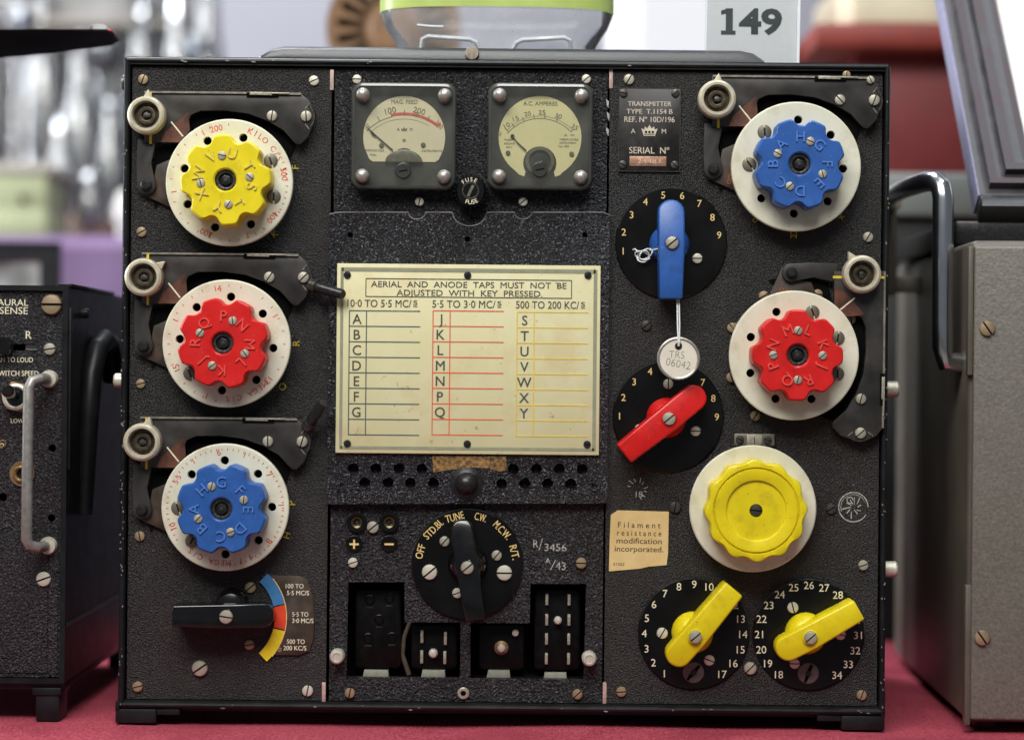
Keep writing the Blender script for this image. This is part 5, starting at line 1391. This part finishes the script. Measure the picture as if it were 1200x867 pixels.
# carrying handle on the left flank: foot low at the front, bend, run back
mb = MB()
h0 = Vector((-0.0005, 0.02, ZC + unroll(1106, 415)[1] * S)); 
pt_ = [(0.008, 0.030, ZC + 0.006), (-0.0085, 0.0235, ZC + 0.0075), (-0.0102, 0.0215, ZC + 0.015), (-0.0105, 0.021, ZC + 0.03), (-0.0108, 0.020, ZC + 0.06), (-0.011, 0.020, ZC + 0.0985), (-0.0118, 0.0215, ZC + 0.1045), (-0.0140, 0.026, ZC + 0.1085), (-0.018, 0.036, ZC + 0.1095), (-0.0225, 0.080, ZC + 0.110), (-0.0225, 0.13, ZC + 0.111), (-0.0225, 0.176, ZC + 0.1115)]
mb.tube(pt_, 0.0059, CHROME, 24); gob('carry_handle', mb)
mb = MB(); mb.box(-0.028, 0.17, ZC + 0.05, -0.014, 0.19, ZC + 0.1035, HAMS, 0.002); mb.box(-0.030, 0.166, ZC + 0.1036, -0.012, 0.192, ZC + 0.118, NICK, 0.003); mb.box(-0.0141, 0.172, ZC + 0.052, 0.002, 0.188, ZC + 0.062, HAMS, 0.001); gob('handle_bracket', mb)

# black plinth and leaning picture on the case
yq = 0.05; a = at(1146, 258, yq); kk = S * (D + yq) / D
MAH = M('dark_mahogany_gesso', (0.022, 0.011, 0.015), 0.42, var=0.6, vscale=50, spec=0.5, tint=(0.05, 0.016, 0.022), bump=0.15, bscale=400)
GRAYM = M('grey_worn_moulding', (0.05, 0.046, 0.05), 0.42, var=0.5, vscale=60, spec=0.5, tint=(0.075, 0.066, 0.074))
mb = MB(); pz = gz1 + 0.0004
mb.box(a.x - 0.012, yq + 0.002, pz, a.x + 0.30, yq + 0.20, a.z - 0.0005, GUN, 0.001); PLI = obj('black_plinth', mb, None, (0, 0, 0))
tag(PLI, 'low black box on the taupe case under the leaning picture', 'box')
FR = thing('leaning_picture', 'dark mahogany moulded frame with a white sheet leaning back on the taupe case', 'picture', (a.x, yq, a.z))
lean = R(38); Wf, Hf = 0.30, 0.34
stp = [(0, 0.012, GRAYM), (0.006, 0.016, MAH), (0.011, 0.013, GRAYM), (0.0165, 0.0165, MAH), (0.0225, 0.012, GRAYM), (0.029, 0.010, MAH), (0.034, 0.006, None)]
mb = MB(); mb.T = Matrix.Rotation(-lean, 4, 'X') @ Matrix.Rotation(PI / 2, 4, 'X')
# frame local: x right, y up, z towards the viewer
bot = [0.009]
mb.box(0, 0, -0.002, Wf, 0.0085, 0.0122, FRB, 0.001)
for (i0, h0_, m), (i1, h1_, _) in zip(stp, stp[1:]):
    b0 = 0.0085
    def qd(a_, b_): return (a_, b_)
    o = [(i0, b0 + i0), (Wf - i0, b0 + i0), (Wf - i0, Hf - i0), (i0, Hf - i0)]; q = [(i1, b0 + i1), (Wf - i1, b0 + i1), (Wf - i1, Hf - i1), (i1, Hf - i1)]
    vs = [(x, y, h0_) for x, y in o] + [(x, y, h0_ - 0.001) for x, y in q] + [(x, y, h1_) for x, y in q]
    fs = [(j, (j + 1) % 4, 4 + (j + 1) % 4, 4 + j) for j in range(4)] + [(4 + j, 4 + (j + 1) % 4, 8 + (j + 1) % 4, 8 + j) for j in range(4)]
    mb.add(vs, fs, m)
LAV = M('lavender_side_edge', C(132, 130, 158), 0.4, var=0.15)
mb.box(-0.0008, 0.0086, -0.004, 0.0014, Hf, 0.0117, LAV, 0.0003); mb.box(Wf, 0.0086, -0.004, Wf + 0.001, Hf, 0.0117, MAH); mb.box(0.001, Hf - 0.001, -0.004, Wf, Hf + 0.001, 0.0117, MAH)
obj('frame', mb, FR, (a.x, yq, a.z))
mb = MB(); mb.T = Matrix.Rotation(-lean, 4, 'X') @ Matrix.Rotation(PI / 2, 4, 'X'); mb.box(0.033, 0.042, 0.001, Wf - 0.033, Hf - 0.033, 0.0045, M('white_mount', C(236, 234, 228), 0.6, var=0.02)); obj('mount', mb, FR, (a.x, yq, a.z))
mb = MB(); mb.tube([(Wf / 2, 0.16, Hf * 0.55), (Wf / 2, 0.19, 0.0005)], 0.005, FRB, 12); obj('strut', mb, FR, (a.x, yq, a.z))
